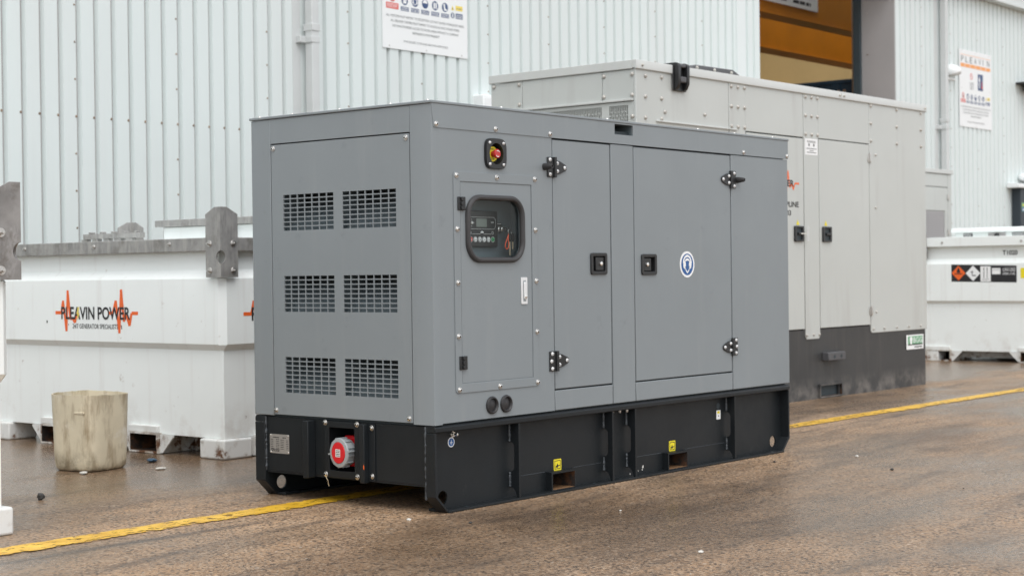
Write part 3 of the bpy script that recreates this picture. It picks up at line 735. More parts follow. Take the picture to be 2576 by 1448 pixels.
b = MB(); b.prism([(-.010, .0), (.010, .0), (.011, .012), (.006, .020), (-.006, .020), (-.011, .012)], -.012, -.0095, ax=2); b.box(-.001, .001, -.0, .0235, -.004, .004); b.build('switch_key', 'black_plastic', K)
b = MB(); b.tube([(.006+.013*math.cos(R(a)), -.004, -.012+.013*math.sin(R(a))) for a in range(0, 360, 24)], .0012, 6, closed=True); b.build('split_ring', 'steel', K)
for dx, ln, tw in ((.004, .10, 0), (.020, .072, .004)):
    b = MB(); z = -.02; b.prism([(dx-.010, z-.030), (dx-.007, z), (dx+.007, z), (dx+.011, z-.028), (dx+.004, z-.038), (dx-.004, z-.038)], -.006-tw, -.002-tw, ax=1); kk = b.build('key_head', 'black_plastic', K)
    b = MB(); b.prism([(dx-.003, z-.036), (dx+.003, z-.036), (dx+.003, z-ln+.006), (dx+.001, z-ln), (dx-.003, z-ln+.003)], -.005-tw, -.003-tw, ax=1); b.build('key_blade', 'brass', kk)
b = MB(); pp = [(0, -.024), (-.010, -.045), (-.022, -.066), (-.024, -.082), (-.014, -.092), (-.002, -.086), (.002, -.068), (-.002, -.05)]
b.tube([(-.012+a, -.010, c) for a, c in pp], .0022, 6, closed=True); b.build('wrist_loop', 'orange_band', K)
# cable ports
for x in (.3725, .4695):
    b = MB(S0); b.lathe([(.0385, 0), (.0395, .004), (.037, .010), (.032, .012), (.029, .009), (.027, .002)], x, .440, 28); pt = b.build('cable_port', 'rubber', G)
    MB(S0).lathe([(.0275, .0012), (.022, .0022), (.012, .0055), (0, .007)], x, .440, 24).build('plug', 'rubber', pt)
# latches
for dp, u0, u1, v0, v1, s_ in ((d1, 1.1095, 1.2385, 1.006, 1.109, 1), (d2, 1.5285, 1.6580, 1.001, 1.104, -1)):
    b = MB(S0); b.ring(rrect(u0, u1, v0, v1, .012), rrect(u0+.016, u1-.016, v0+.014, v1-.014, .006), -.001, .008); la = b.build('latch', 'black_plastic', dp, bevel=.002)
    b = MB(S0); b.ring(rrect(u0+.0158, u1-.0158, v0+.0138, v1-.0138, .006), rrect(u0+.018, u1-.018, v0+.016, v1-.016, .005), -.022, .005); b.box(u0+.015, u1-.015, v0+.013, v1-.013, -.026, -.0225); b.build('latch_pan', 'black_plastic', la)
    c = (u0+u1)/2 + s_*.010
    MB(S0).prism(rrect(c-.032, c+.030, v0+.019, v1-.020, .004, 3), -.020, .003).build('paddle', 'black_plastic', la, bevel=.003)
    MB(S0).lathe([(.0105, .002), (.0105, .008), (.008, .0095), (.003, .0095), (.002, .008), (0, .008)], c+s_*.006, (v0+v1)/2, 18).build('key_lock', 'steel', la)
# strap hinges with open-door rubber stops
def hinge(xb, zc, s_, stop, parent):
    b = MB(S0); x = lambda d: xb+s_*d
    def P(pts): return [(x(a), c) for a, c in pts] if s_ > 0 else [(x(a), c) for a, c in pts][::-1]
    b.prism(P([(-.052, zc-.044), (-.050, zc-.046), (-.006, zc-.046), (-.006, zc+.046), (-.050, zc+.046), (-.052, zc+.044)]), .0005, .0055)
    b.prism(P([(.008, zc-.032), (.040, zc-.030), (.084, zc-.014), (.092, zc-.007), (.092, zc+.007), (.084, zc+.014), (.040, zc+.030), (.008, zc+.032)]), .0005, .0055)
    h = b.build('strap_hinge', 'black_plastic', parent, bevel=.0015)
    b = MB(); z = zc-.047
    for k in range(4):
        b.lathe([(0, z), (.0085, z), (.0085, z+.0225), (0, z+.0225)], x(.001), -.0085, 12); z += .0236
    b.build('hinge_barrel', 'black_plastic', h)
    for d, dz in ((-.034, .034), (-.034, -.034), (-.040, 0) if not stop else (-.034, .0341), (.020, .018), (.020, -.018), (.076, 0)):
        if stop and (d, dz) == (-.034, .0341): continue
        wsc.put(h, (x(d), -.0055, zc+dz))
    if stop:
        b = MB(S0); b.lathe([(.0165, .0005), (.016, .012), (.0105, .044), (.0095, .047), (.0055, .047), (.005, .040), (0, .040)], xb-s_*.070, zc, 18); b.build('rubber_stop', 'rubber', h)
hinge(.8365, 1.502, 1, True, d1); hinge(.8365, .611, 1, False, d1); hinge(2.3635, 1.501, -1, True, d2); hinge(2.3635, .612, -1, False, d2)
# ear protection sticker
b = MB(S0); u, v = 1.9405, 1.0515; b.prism(circ(u, v, .067, 40), -.0012, .0004, 0); b.poly(circ(u, v, .0555, 40), .0008, 1)
b.poly([(u+.041*math.cos(R(a)), v+.006+.043*math.sin(R(a))) for a in range(0, 181, 12)] + [(u+.032*math.cos(R(a)), v+.006+.032*math.sin(R(a))) for a in range(180, -1, -12)], .0012, 0)
for s_ in (-1, 1): b.poly([(u+s_*.026+.012*math.cos(R(a)), v-.002+.021*math.sin(R(a))) for a in range(0, 360, 20)], .0013, 0)
b.poly([(u-.024, v+.012), (u-.018, v+.026), (u, v+.032), (u+.018, v+.026), (u+.024, v+.012), (u+.006, v+.020), (u-.010, v+.018)], .0014, 0)
fo = [(u-.023, v-.010), (u-.018, v-.028), (u-.008, v-.040), (u, v-.046), (u+.008, v-.040), (u+.018, v-.028), (u+.023, v-.010)]
b.poly(fo+[(u+.017, v-.012), (u+.013, v-.026), (u, v-.037), (u-.013, v-.026), (u-.017, v-.012)], .0013, 0)
b.build('ear_protection_sticker', ['white_print', 'blue_print'], d2, smooth=False)

# skid ------------------------------------------------------------------
def skid_rail(s_, yb):
    """side rail of the skid; s_=1 looks at -Y from plane y=0, s_=-1 is its mirror at the far side"""
    T = (lambda u, v, w: (u, yb - s_*w, v))
    WB = -.055
    b = MB(T); h0 = (.072, .136, .026, .090); h1 = (2.838, 2.902, .028, .092); po = [(.823, 1.001, .008, .092), (1.780, 1.957, .008, .092)]
    b.prism([(.012, .345), (.07, .345), (.07, .012), (.064, .012), (.012, .068)], WB-.008, WB); b.prism([(2.958, .345), (2.958, .068), (2.914, .012), (2.905, .012), (2.905, .345)], WB-.008, WB)
    b.grid(.07, 2.905, .012, .345, [h0, h1]+po, WB-.008, WB); b.holepatch(.104, .058, .031, .032, WB-.008, WB); b.holepatch(2.870, .060, .0315, .032, WB-.008, WB)
    rail = b.build('skid_rail', 'skid_black', G)
    b = MB(T); pr = [(WB-.008, .3455), (-.002, .3455), (.001, .349), (.001, .366), (-.008, .3765), (WB-.008, .3765)]
    i = b.av([(.002, z, w) for w, z in pr]); j = b.av([(2.968, z, w) for w, z in pr])
    b.face(i); b.face(j[::-1])
    for k in range(len(pr)): b.face((i[k], i[(k+1) % len(pr)], j[(k+1) % len(pr)], j[k]))
    b.build('top_ledge', 'skid_black', rail, bevel=.0015)
    MB(T).box(.078, 2.894, .0005, .0115, WB-.06, .004).build('bottom_flange', 'skid_black', rail, bevel=.002)
    for (xa, q) in ((0, 1), (2.965, -1)):
        P = [(xa, .3445), (xa, .074), (xa+q*.076, .001), (xa+q*.090, .001), (xa+q*.011, .079), (xa+q*.011, .3445)]
        MB(T).prism(P, WB-.010, 0).build('end_plate', 'skid_black', rail, bevel=.002)
    for x in (.565, 1.280, 1.470, 2.392):
        pr = [(WB, .3445), (-.002, .3445), (-.002, .012), (-.014, .012), (-.024, .040), (-.036, .053), (WB, .058), (WB, .126), (-.040, .130), (-.031, .140), (-.029, .152), (-.029, .236), (-.031, .248), (-.040, .258), (WB, .262)]
        b = MB(T); i = b.av([(x-.006, z, w) for w, z in pr]); j = b.av([(x+.006, z, w) for w, z in pr]); b.face(i); b.face(j[::-1])
        for k in range(len(pr)): b.face((i[k], i[(k+1) % len(pr)], j[(k+1) % len(pr)], j[k]))
        rib = b.build('stiffener', 'skid_black', rail)
        b = MB()
        for za, zb in ((.264, .343), (.060, .124)):
            nn = 12; b.tube([(x-.008+random.uniform(-.0008, .0008), yb+s_*.0535, za+(zb-za)*k/nn) for k in range(nn+1)], [.0066*random.uniform(.7, 1.2) for _ in range(nn+1)], 7)
        b.build('weld_bead', 'weld_black', rib)
    for (u0, u1, *_r) in po:
        b = MB(); u0 -= .004; u1 += .004
        ya, yc = (yb+s_*.020, yb+s_*.40)
        def loop(o_, y): return [(u0+o_, y, .006+o_), (u0+o_, y, .097-o_), (u1-o_, y, .097-o_), (u1-o_, y, .006+o_)]
        i = b.av(loop(0, ya)); j = b.av(loop(.009, ya)); k2 = b.av(loop(.009, yc)); o2 = b.av(loop(0, yc))
        for k in range(4):
            l = (k+1) % 4; b.face((i[k], i[l], j[l], j[k]), 0); b.face((j[k], j[l], k2[l], k2[k]), 1 if k != 3 else 2); b.face((i[k], i[l], o2[l], o2[k]), 0)
        b.build('fork_pocket', ['skid_black', 'rust', 'rust_timber'], rail)
    for (xa, xb) in ((.59, .81), (1.03, 1.25), (1.49, 1.76), (1.98, 2.36)):
        nn = 30; b = MB(); b.tube([(xa+(xb-xa)*k/nn, yb+s_*.0548, .098+random.uniform(-.0006, .0006)) for k in range(nn+1)], .0014, 5); b.build('seam_weld', 'weld_black', rail)
    if s_ == 1:
        b = MB(S0); yy = -.0546
        for (u0, v0) in ((.879, .097), (1.836, .099)):
            b = MB(F_side(.055)); b.prism(rrect(u0, u0+.057, v0, v0+.052, .004, 3), .0002, .0009, 0); b.ring(rrect(u0+.006, u0+.051, v0+.006, v0+.046, .002, 2), rrect(u0+.009, u0+.048, v0+.009, v0+.043, .002, 2), .001, .0014, 1)
            b.poly([(u0+.014, v0+.014), (u0+.030, v0+.013), (u0+.034, v0+.019), (u0+.046, v0+.020), (u0+.046, v0+.023), (u0+.030, v0+.024), (u0+.028, v0+.031), (u0+.024, v0+.031), (u0+.022, v0+.022), (u0+.014, v0+.022)], .0016, 1)
            b.build('fork_sticker', ['yellow_print', 'black_print'], rail, smooth=False)
        b = MB(F_side(.055)); u, v = .163, .2925; b.prism(circ(u, v, .0215, 28), .0002, .0008, 0); b.poly(circ(u, v, .0175, 28), .0012, 1)
        b.poly([(u-.0012, v), (u+.0012, v), (u+.0012, v+.012), (u-.0012, v+.012)], .0016, 0)
        for k, hw in enumerate((.009, .006, .003)): b.poly([(u-hw, v-.0045*k-.0018), (u+hw, v-.0045*k-.0018), (u+hw, v-.0045*k), (u-hw, v-.0045*k)], .0016, 0)
        b.build('earth_sticker', ['white_print', 'blue_print'], rail, smooth=False)
        b = MB(F_side(.055)); b.lathe([(.013, 0), (.013, .003), (.0105, .003), (.010, .010), (.0055, .010), (.0055, .030), (0, .031)], .172, .326, 14); b.build('earth_stud', 'steel', rail)
        b = MB(F_side(.055)); b.poly(circ(2.305, .298, .017, 20), .0008, 0); b.build('drain_hole', 'interior_dark', rail, smooth=False)
        b = MB(F_side(.055)); b.prism(rrect(2.288, 2.328, .227, .275, .003, 2), .0002, .0009, 0); b.poly([(2.296, .258), (2.320, .258), (2.320, .270), (2.296, .270)], .0013, 1); b.poly(circ(2.308, .245, .004, 10), .0013, 2); b.build('drain_sticker', ['white_print', 'yellow_print', 'black_print'], rail, smooth=False)
        lb = Repeat(lambda: MB().lathe([(.006, -.013), (.0075, -.008), (.0075, .002)], 0, 0, 8).build('ledge_bolt', 'zinc'))
        for x in (1.295, 1.355, 1.415): lb.put(rail, (x, .016, .3455))
        b = MB()
        for x in (.22, 1.15, 1.36, 2.55): b.lathe([(.009, .0118), (0, .0119)], x, .022, 12)
        b.build('flange_hole', 'interior_dark', rail)
        b = MB(F_side(.055)); rd = random.Random(5)
        for (u, v, r_) in ((1.517, .030, .006), (1.545, .045, .004), (1.600, .044, .009), (1.595, .030, .005), (1.560, .028, .003), (1.49, .02, .005)):
            b.poly([(u+r_*rd.uniform(.6, 1.2)*math.cos(R(a)), v+r_*rd.uniform(.6, 1.3)*math.sin(R(a))) for a in range(0, 360, 40)], .0008)
        b.build('paint_chips', 'chip_white', rail, smooth=False)
skid_rail(1, 0.0); skid_rail(-1, W0)
# cross beam at the near end with the socket
EB = F_end(.012)
cb = MB(EB).grid(.064, 1.064, .120, .3715, [(.475, .650, .142, .349)], -.008, 0).build('end_beam', 'skid_black', G, bevel=.002)
MB().box(.013, .26, .064, 1.064, .113, .1195).build('beam_flange', 'skid_black', cb)
MB().box(2.945, 2.953, .064, 1.064, .113, .3715).build('end_beam', 'skid_black', G)
MB().box(.27, 2.94, .070, 1.058, .15, .365).build('fuel_base', 'skid_black', G)
for y in (.060, 1.066):
    b = MB(); nn = 40; b.tube([(.011+random.uniform(-.001, .001), y, .122+.248*k/nn) for k in range(nn+1)], [.0078*random.uniform(.6, 1.25) for _ in range(nn+1)], 7); b.build('weld_bead', 'weld_black', cb)
b = MB(); nn = 40; b.tube([(.004, .057+random.uniform(-.001, .001), .06+.31*k/nn) for k in range(nn+1)], [.0062*random.uniform(.6, 1.25) for _ in range(nn+1)], 7); b.build('weld_bead', 'weld_black', cb)
sf = MB(E0).grid(.452, .670, .119, .3675, [(.483, .642, .150, .341)], -.0115, -.003).build('socket_frame', 'skid_black', G, bevel=.0015)
MB(E0).grid(.470, .655, .137, .355, [(.476, .649, .143, .348)], -.16, -.0205).box(.470, .655, .137, .355, -.17, -.161).build('socket_box', 'skid_black', sf)
for y, z in ((.664, .361), (.465, .361), (.664, .130), (.465, .130)): es.put(sf, (.003, y, z))
MB(E0).prism([(.738, .110), (.773, .108), (.773, .366), (.738, .366)], -.011, .035).build('bumper_bar', 'skid_black', G, bevel=.003)
MB(E0).box(.399, .428, .108, .3665, -.011, .022).build('bumper_bar', 'skid_black', G, bevel=.003)
ab = MB(E0).box(.360, .398, .116, .366, -.0115, -.005).build('angle_bar', 'skid_black', G, bevel=.0015)
for z in (.350, .139): es.put(ab, (.005, .377, z))
MB(E0).poly([(.3985, .168), (.404, .172), (.405, .185), (.401, .192), (.399, .186)], .0225).build('paint_mark', 'orange_print', ab, smooth=False)
b = MB(); b.tube([(-.003, .66, .124), (-.004, .652, .112), (-.004, .645, .104), (-.003, .643, .086), (-.002, .640, .078)], .0011, 5); b.build('loose_wire', 'brass', sf)
# socket
sk = bpy.data.objects.new('power_socket', None)
SO = Matrix.Translation((-.008, .566, .232)) @ Matrix.Rotation(R(-7), 4, 'Z')
def ST(u, v, w): p = SO @ Vector((-w, u, v)); return tuple(p)
b = MB(ST); b.lathe([(.050, -.055), (.058, -.050), (.061, -.040), (.061, -.006), (.066, -.004), (.066, .0), (.0635, .004), (.049, .006), (.0485, .003), (0, .003)], 0, 0, 40)
rg = b.build('power_socket', 'grey_plastic', G)
b = MB(ST)
for k in range(12):
    a = R(k*30+8); c, s_ = math.cos(a), math.sin(a); b.prism([((.060)*c-.002*s_, .060*s_+.002*c), (.0685*c-.002*s_, .0685*s_+.002*c), (.0685*c+.002*s_, .0685*s_-.002*c), (.060*c+.002*s_, .060*s_-.002*c)], -.036, .001)
for a in (R(172), R(-8)):
    c, s_ = math.cos(a), math.sin(a); b.prism([(.058*c-.004*s_, .058*s_+.004*c), (.078*c-.003*s_, .078*s_+.003*c), (.078*c+.003*s_, .078*s_-.003*c), (.058*c+.004*s_, .058*s_-.004*c)], -.036, .004)
tag(b.build('grip_ribs', 'grey_plastic', rg), kind='stuff')
MB(ST).lathe([(.0475, .0032), (.047, .007), (.0455, .0085), (0, .0085)], 0, 0, 36).build('socket_cover', 'red_plastic', rg)
b = MB(ST); b.poly([(-.017, -.018), (.017, -.018), (.017, .016), (-.017, .016)], .0092, 0)
for k in range(4): b.words(-.014, .013, -.014+k*.0075, .0036, .0098, 1, seed=k)
b.build('socket_label', ['white_print', 'black_print'], rg, smooth=False)
b = MB(); b.box(.055, .155, .486, .60, .165, .303); b.build('socket_body', 'red_plastic', rg, bevel=.008)
MB(ST).lathe([(.051, -.075), (.052, -.045)], 0, 0, 28).build('socket_neck', 'red_plastic', rg)
MB(F_end(.054)).box(.488, .53, .322, .337, 0, .002).build('warning_tag', 'yellow_print', sf)
# name plate
b = MB(F_endt(.012)); u0, u1, v0, v1 = -1.040, -.911, .203, .291
b.prism(rrect(u0, u1, v0, v1, .004, 3), .0002, .0016, 0)
for a in (u0+.006, u1-.006):
    for c in (v0+.006, v1-.006): b.lathe([(.004, .0016), (.003, .003), (0, .0034)], a, c, 10, 2)
b.words(u0+.02, u0+.062, v1-.017, .004, .0019, 1, 1); b.words(u0+.085, u0+.11, v1-.017, .004, .0019, 1, 2)
for k in range(6):
    z = v1-.026-k*.0082
    b.words(u0+.006, u0+.024, z, .0027, .0019, 1, 10+k); b.words(u0+.042, u0+.064, z, .0027, .0019, 1, 20+k); b.words(u0+.072, u0+.094, z-.001, .0027, .0019, 1, 30+k); b.words(u0+.110, u0+.124, z-.002, .0027, .0019, 1, 40+k)
b.text('GFE', u0+.007, u0+.034, v0+.009, v0+.021, .0019, 1, .03); b.words(u0+.037, u0+.064, v0+.015, .004, .0019, 1, 60); b.words(u0+.037, u0+.064, v0+.009, .004, .0019, 1, 61)
b.build('name_plate', ['plate_alu', 'black_print', 'steel'], cb, smooth=False)
# latch handle seen edge-on at the far long side
MB().box(.30, .42, W0, W0+.012, .62, .78).build('latch', 'black_plastic', G, bevel=.003)

# ================================================================== light grey generator behind
H = thing('generator_set', 'large light grey generator on a charcoal base, behind the dark grey one', 'generator', (3.945, 1.712, 0), R(-.58))
S = F_side(0); E = F_end(0); LL, WW, HT = 4.335, 1.285, 2.44
ox = 3.947
X = lambda x: x-ox
def pl(name, u0, u1, v0, v1, w1=0., w0=-.02, T=S, m='light_grey_paint', holes=(), bevel=.003): return MB(T).grid(u0, u1, v0, v1, list(holes), w0, w1).build(name, m, H, bevel=bevel)
MB().box(.25, LL-.03, .024, WW-.001, .56, 2.39).build('inner_shell', 'interior_dark', H)
bs = MB(S).grid(0, X(8.255), 0.0, .548, [(X(6.40), X(6.70), .012, .100)], -.02, -.006).build('base_tank', 'base_grey', H)
MB().box(0.001, X(8.25), .0265, WW, .003, .547).build('base_core', 'base_grey', bs)
b = MB(); 
def lp(o_, y): return [(X(6.372)+o_, y, .004+o_), (X(6.372)+o_, y, .112-o_), (X(6.732)-o_, y, .112-o_), (X(6.732)-o_, y, .004+o_)]
i = b.av(lp(0, -.012)); j = b.av(lp(.012, -.012)); k2 = b.av(lp(.012, .026)); o2 = b.av(lp(0, .006))
for k in range(4):
    l = (k+1) % 4; b.face((i[k], i[l], j[l], j[k]), 0); b.face((j[k], j[l], k2[l], k2[k]), 1); b.face((i[k], i[l], o2[l], o2[k]), 0)
b.face(k2, 2); b.build('fork_pocket', ['base_grey', 'rust', 'interior_dark'], bs)
MB(S).box(X(6.435), X(6.71), .296, .362, -.006, .055).build('pipe_block', 'hood_grey', bs, bevel=.006)
b = MB(S)
for x in (6.53, 6.64): b.lathe([(.014, .0555), (.014, .0565), (0, .0565)], X(x), .328, 12)
b.build('block_hole', 'interior_dark', bs)
b = MB(S); u0, u1, v0, v1 = X(7.880), X(8.205), .320, .445; b.poly([(u0, v0), (u1, v0), (u1, v1), (u0, v1)], .001, 0); b.poly([(u0+.028, v0+.036), (u1-.02, v0+.036), (u1-.02, v1-.012), (u0+.028, v1-.012)], .002, 1)
b.poly([(u0+.03, v0+.036), (u1-.022, v0+.036), (u1-.022, v0+.046), (u0+.03, v0+.046)], .0028, 3)
b.poly([(u0+.085+.028*math.cos(R(a)), v0+.088+.022*math.sin(R(a))) for a in range(-30, 211, 20)] + [(u0+.068, v0+.045), (u0+.095, v0+.042)], .0036, 2); b.text('BGG', u0+.13, u1-.028, v0+.056, v1-.022, .003, 2); b.words(u0+.15, u1-.03, v0+.014, .010, .003, 3, 3)
b.build('maker_sticker', ['white_print', 'pale_green_print', 'white_print', 'black_print'], bs, smooth=False)
# side panels
pl('side_panel', .0, X(5.100), .49, 2.392)
MB(S).box(X(4.18), X(5.20), 2.042, 2.052, -.01, .014).build('drip_rail', 'trim_grey', H, bevel=.002)
def post(u0, u1):
    return MB(S).prism([(u0+.018, .474), (u1-.018, .474), (u1, .50), (u1, 2.392), (u0, 2.392), (u0, .50)], -.02, .002).build('post', 'light_grey_paint', H, bevel=.002)
p1 = post(X(5.104), X(5.322)); p2 = post(X(6.172), X(6.398))
pl('upper_panel', X(5.325), X(6.168), 2.046, 2.392); db = pl('door', X(5.332), X(6.158), .556, 2.036, w1=.004)
pl('upper_panel', X(6.402), X(7.242), 2.052, 2.392); dc = pl('door', X(6.405), X(7.232), .556, 2.044, w1=.004)
ed = MB(S).prism([(X(7.26), .487), (X(8.282), .487), (X(8.282), 2.392), (X(7.246), 2.392), (X(7.246), .505)], -.02, .001).build('side_panel', 'light_grey_paint', H, bevel=.003)
for xa, xb in ((-.012, X(6.757)), (X(6.763), LL+.012)):
    b = MB(); b.prism([(-.014, 2.388), (-.010, 2.384), (.0, 2.384), (.0, 2.392), (.02, 2.392), (.02, 2.445), (-.012, 2.445), (-.014, 2.442)], xa, xb, ax=0); b.build('roof_trim', 'trim_grey', H, bevel=.002)
b = MB(); b.prism([(-.014, 2.388), (0, 2.384), (0, 2.392), (.02, 2.392), (.02, 2.4445), (-.014, 2.4445)], .0205, WW+.012, ax=1); b.build('roof_trim', 'trim_grey', H, bevel=.002)
MB().box(.02, LL, .021, WW+.01, 2.40, 2.440).build('roof', 'light_grey_paint', H)
MB().box(LL-.024, LL-.002, .0215, WW, .49, 2.39).box(.022, LL-.03, WW-.0, WW+.01, .49, 2.39).build('rear_panel', 'light_grey_paint', H)
# bolts
def dome(T, r=.0165): return Repeat(lambda: MB(T).lathe([(r, -.002), (r, .003), (r*.85, .009), (r*.5, .013), (0, .014)], 0, 0, 12).build('bolt', 'bolt_grey'))
ds = dome(S, .0145); de = dome(E, .0145); dsm = dome(S, .010)
for x in (5.132, 5.220, 5.310):
    for z in (2.360, 2.215, 2.070): ds.put(p1, (X(x), -.002, z))
for x in (6.200, 6.292, 6.384):
    for z in (2.363, 2.218, 2.074): ds.put(p2, (X(x), -.002, z))
for x in (7.272, 7.736, 8.190):
    for z in (2.367, 2.222, 2.078): ds.put(ed, (X(x), -.001, z))
sp_ = [(4.056, 2.345), (4.054, 2.205), (4.052, 2.062), (4.247, 2.35), (4.245, 2.205), (4.244, 2.064), (4.284, 2.115), (4.781, 2.13)]
for x, z in sp_: ds.put(H, (X(x), 0, z))
for x in (7.285, 7.475, 7.703, 7.925, 8.15): dsm.put(ed, (X(x), -.001, .520))
for x in (6.185, 6.29, 6.378): dsm.put(p2, (X(x), -.002, .508))
for x, z in ((7.35, 1.965), (7.342, 1.527), (7.335, .66)): dsm.put(ed, (X(x), -.001, z))
for x in (4.003, 6.73, 6.80, 8.25): dsm.put(H, (X(x), -.014, 2.413))
# latches
for dp, x0 in ((db, 6.000), (dc, 6.436)):
    b = MB(S); u0 = X(x0); u1 = u0+.138; v0, v1 = 1.235, 1.356; b.ring(rrect(u0, u1, v0, v1, .010, 3), rrect(u0+.026, u1-.026, v0+.014, v1-.014, .006, 3), .004, .020); la = b.build('latch', 'black_plastic', dp, bevel=.003)
    MB(S).box(u0+.02, u1-.02, v0+.01, v1-.01, .0045, .008).build('latch_pan', 'interior_dark', la)
    MB(S).box(u0+.05, u1-.012, v0+.052, v0+.072, .008, .024).build('latch_bar', 'black_plastic', la, bevel=.003)
    b = MB(S); c = u0+.062; b.poly([(c-.024, v1+.008), (c+.024, v1+.008), (c, v1+.048)], .006); b.build('hazard_sticker', 'yellow_print', dp, smooth=False)
    if x0 < 6.1:
        K2 = thing('key_bunch', 'key with wire tag in the latch of the light grey generator', 'keys', (0, 0, 0)); K2.parent = None
        Mx = Matrix.Translation((3.945, 1.712, 0)) @ Matrix.Rotation(R(-.58), 4, 'Z'); p = Mx @ Vector((u1-.01, -.026, v0+.062)); K2.location = p
        MB().box(-.05, .035, -.004, .004, -.004, .004).lathe([(.008, -.004), (.008, .004)], -.05, 0, 10).build('key', 'steel', K2)
        MB().tube([(.045, -.004, .06), (.06, -.004, .058), (.055, -.004, -.055), (.04, -.004, -.058), (.036, -.004, -.01)], .0025, 6, closed=True).build('wire_tag', 'silver_paint', K2)
# door hinges
for z in (1.935, .672):
    b = MB(S); c = X(7.238); b.box(c-.030, c-.006, z-.036, z+.036, .0045, .009); b.box(c+.006, c+.030, z-.036, z+.036, .0045, .009); b.box(c-.007, c+.007, z-.04, z+.04, .0045, .020); b.build('hinge', 'zinc', dc, bevel=.002)
# print on the door and posts
b = MB(S); u0, u1, v0, v1 = X(6.190), X(6.384), 1.914, 2.040; b.prism([(u0, v0), (u1, v0), (u1, v1), (u0, v1)], .0022, .003, 0); b.text('WARNING', u0+.03, u1-.03, v1-.032, v1-.014, .0042, 1)
for k, (a, c) in enumerate(((.02, .175), (.07, .13), (.025, .17))): b.words(u0+a, u0+c, v0+.046-.015*k, .006, .0042, 1, k)
for a in (.06, .135): b.lathe([(.012, .0042), (0, .0042)], u0+a, v0+.078, 10, 1)
b.build('warning_sticker', ['white_print', 'grey_print'], p2, smooth=False)
def logo(b, u0, u1, vm, h, w, text=True, m_or=0, m_k=1, m_y=2):
    """heartbeat trace behind the two words; u0..u1 wide, h = half height of the trace"""
    Lg = u1-u0; th = h*.085
    def trace(pts):
        pts = [(u0+a*Lg, vm+c*h) for a, c in pts]
        for (a, c) in zip(pts, pts[1:]):
            d = Vector((c[0]-a[0], c[1]-a[1])); nrm = Vector((-d.y, d.x)).normalized()*th
            b.poly([(a[0]+nrm.x, a[1]+nrm.y), (a[0]-nrm.x, a[1]-nrm.y), (c[0]-nrm.x, c[1]-nrm.y), (c[0]+nrm.x, c[1]+nrm.y)], w+random.uniform(0, .0003), m_or)
    trace([(0, 0), (.075, 0), (.098, .62), (.137, -.95), (.158, 1.15), (.188, -.33), (.21, -.25), (.245, -.5), (.262, -.1), (.30, -.1)])
    trace([(.66, 0), (.705, 0), (.742, .62), (.78, -1.0), (.806, 1.18), (.835, -.42), (.86, .0), (.90, -.62), (.925, 0), (1., 0)])
    b.text('PLEAVIN', u0+.075*Lg, u0+.485*Lg, vm-h*.34, vm+h*.31, w+.0008, m_k, .022); b.text('POWER', u0+.525*Lg, u0+.91*Lg, vm-h*.34, vm+h*.31, w+.0008, m_k, .022)
    b.poly([(u0+.285*Lg, vm+.3*h), (u0+.300*Lg, vm+.3*h), (u0+.292*Lg, vm-.02*h), (u0+.305*Lg, vm-.02*h), (u0+.272*Lg, vm-.42*h), (u0+.280*Lg, vm-.08*h), (u0+.268*Lg, vm-.08*h)], w+.0014, m_y)
    if text: b.text('24/7 GENERATOR SPECIALISTS', u0+.215*Lg, u0+.765*Lg, vm-h*.80, vm-h*.56, w+.0004, m_k, .008)
b = MB(S); logo(b, X(5.24), X(6.088), 1.683, .080, .005)
b.build('logo_print', ['orange_print', 'black_print', 'pale_yellow_print', 'grey_print'], db, smooth=False); b = MB(S)
b.text('HELPLINE', X(5.76), X(6.080), 1.500, 1.542, .0055, 1, .02); b.build('helpline_print', ['orange_print', 'black_print', 'pale_yellow_print', 'grey_print'], db, smooth=False); b = MB(S)
b.text('803', X(5.855), X(5.962), 1.435, 1.475, .0055, 1, .02)
b.build('helpline_print', ['orange_print', 'black_print', 'pale_yellow_print', 'grey_print'], db, smooth=False)
# end wall
yy = lambda y: y-1.669
pl('end_panel', 0.021, yy(1.950), 2.180, 2.383, T=E); pl('end_panel', yy(1.954), yy(2.660), 2.180, 2.383, T=E, w1=.001); pl('end_panel', yy(2.664), WW, 2.180, 2.383, T=E)
MB(E).box(.022, WW-.02, 2.172, 2.186, -.004, .016).build('drip_rail', 'trim_grey', H, bevel=.002)
b = MB(E)
for (a, c) in ((yy(1.735), yy(1.910)), (yy(1.958), yy(2.60))):
    nn = int((c-a)/.0146)
    for k in range(nn):
        y = a+k*.0146; off = .0 if k % 2 else .024
        b.grid(y, y+.0146, 1.95, 2.168, [(y+.0020, y+.0126, 2.146-off-(j+1)*.048+.006, 2.146-off*(j > 0)-j*.048 if j else 2.146) for j in range(4)], -.012, 0)
b.box(.02, yy(1.735), 1.95, 2.168, -.012, 0); b.box(yy(1.735)+int(.175/.0146)*.0146, yy(1.958), 1.95, 2.168, -.012, 0); b.box(yy(1.958)+int(.642/.0146)*.0146, WW, 1.95, 2.168, -.012, 0)
b.box(.02, WW, .52, 1.9495, -.012, 0)
b.build('intake_grille', 'light_grey_paint', H, smooth=False)
MB(E).box(.024, WW-.002, 1.93, 2.169, -.045, -.040).build('slot_shade_plate', 'black_print', H)  # black plate added behind the slots in place of the interior shade
for y, z in ((2.925, 2.362), (2.689, 2.360), (1.934, 2.353), (1.697, 2.350), (1.936, 2.212), (1.699, 2.210), (1.699, 2.066), (2.688, 2.219)): de.put(H, (-.001, yy(y), z))
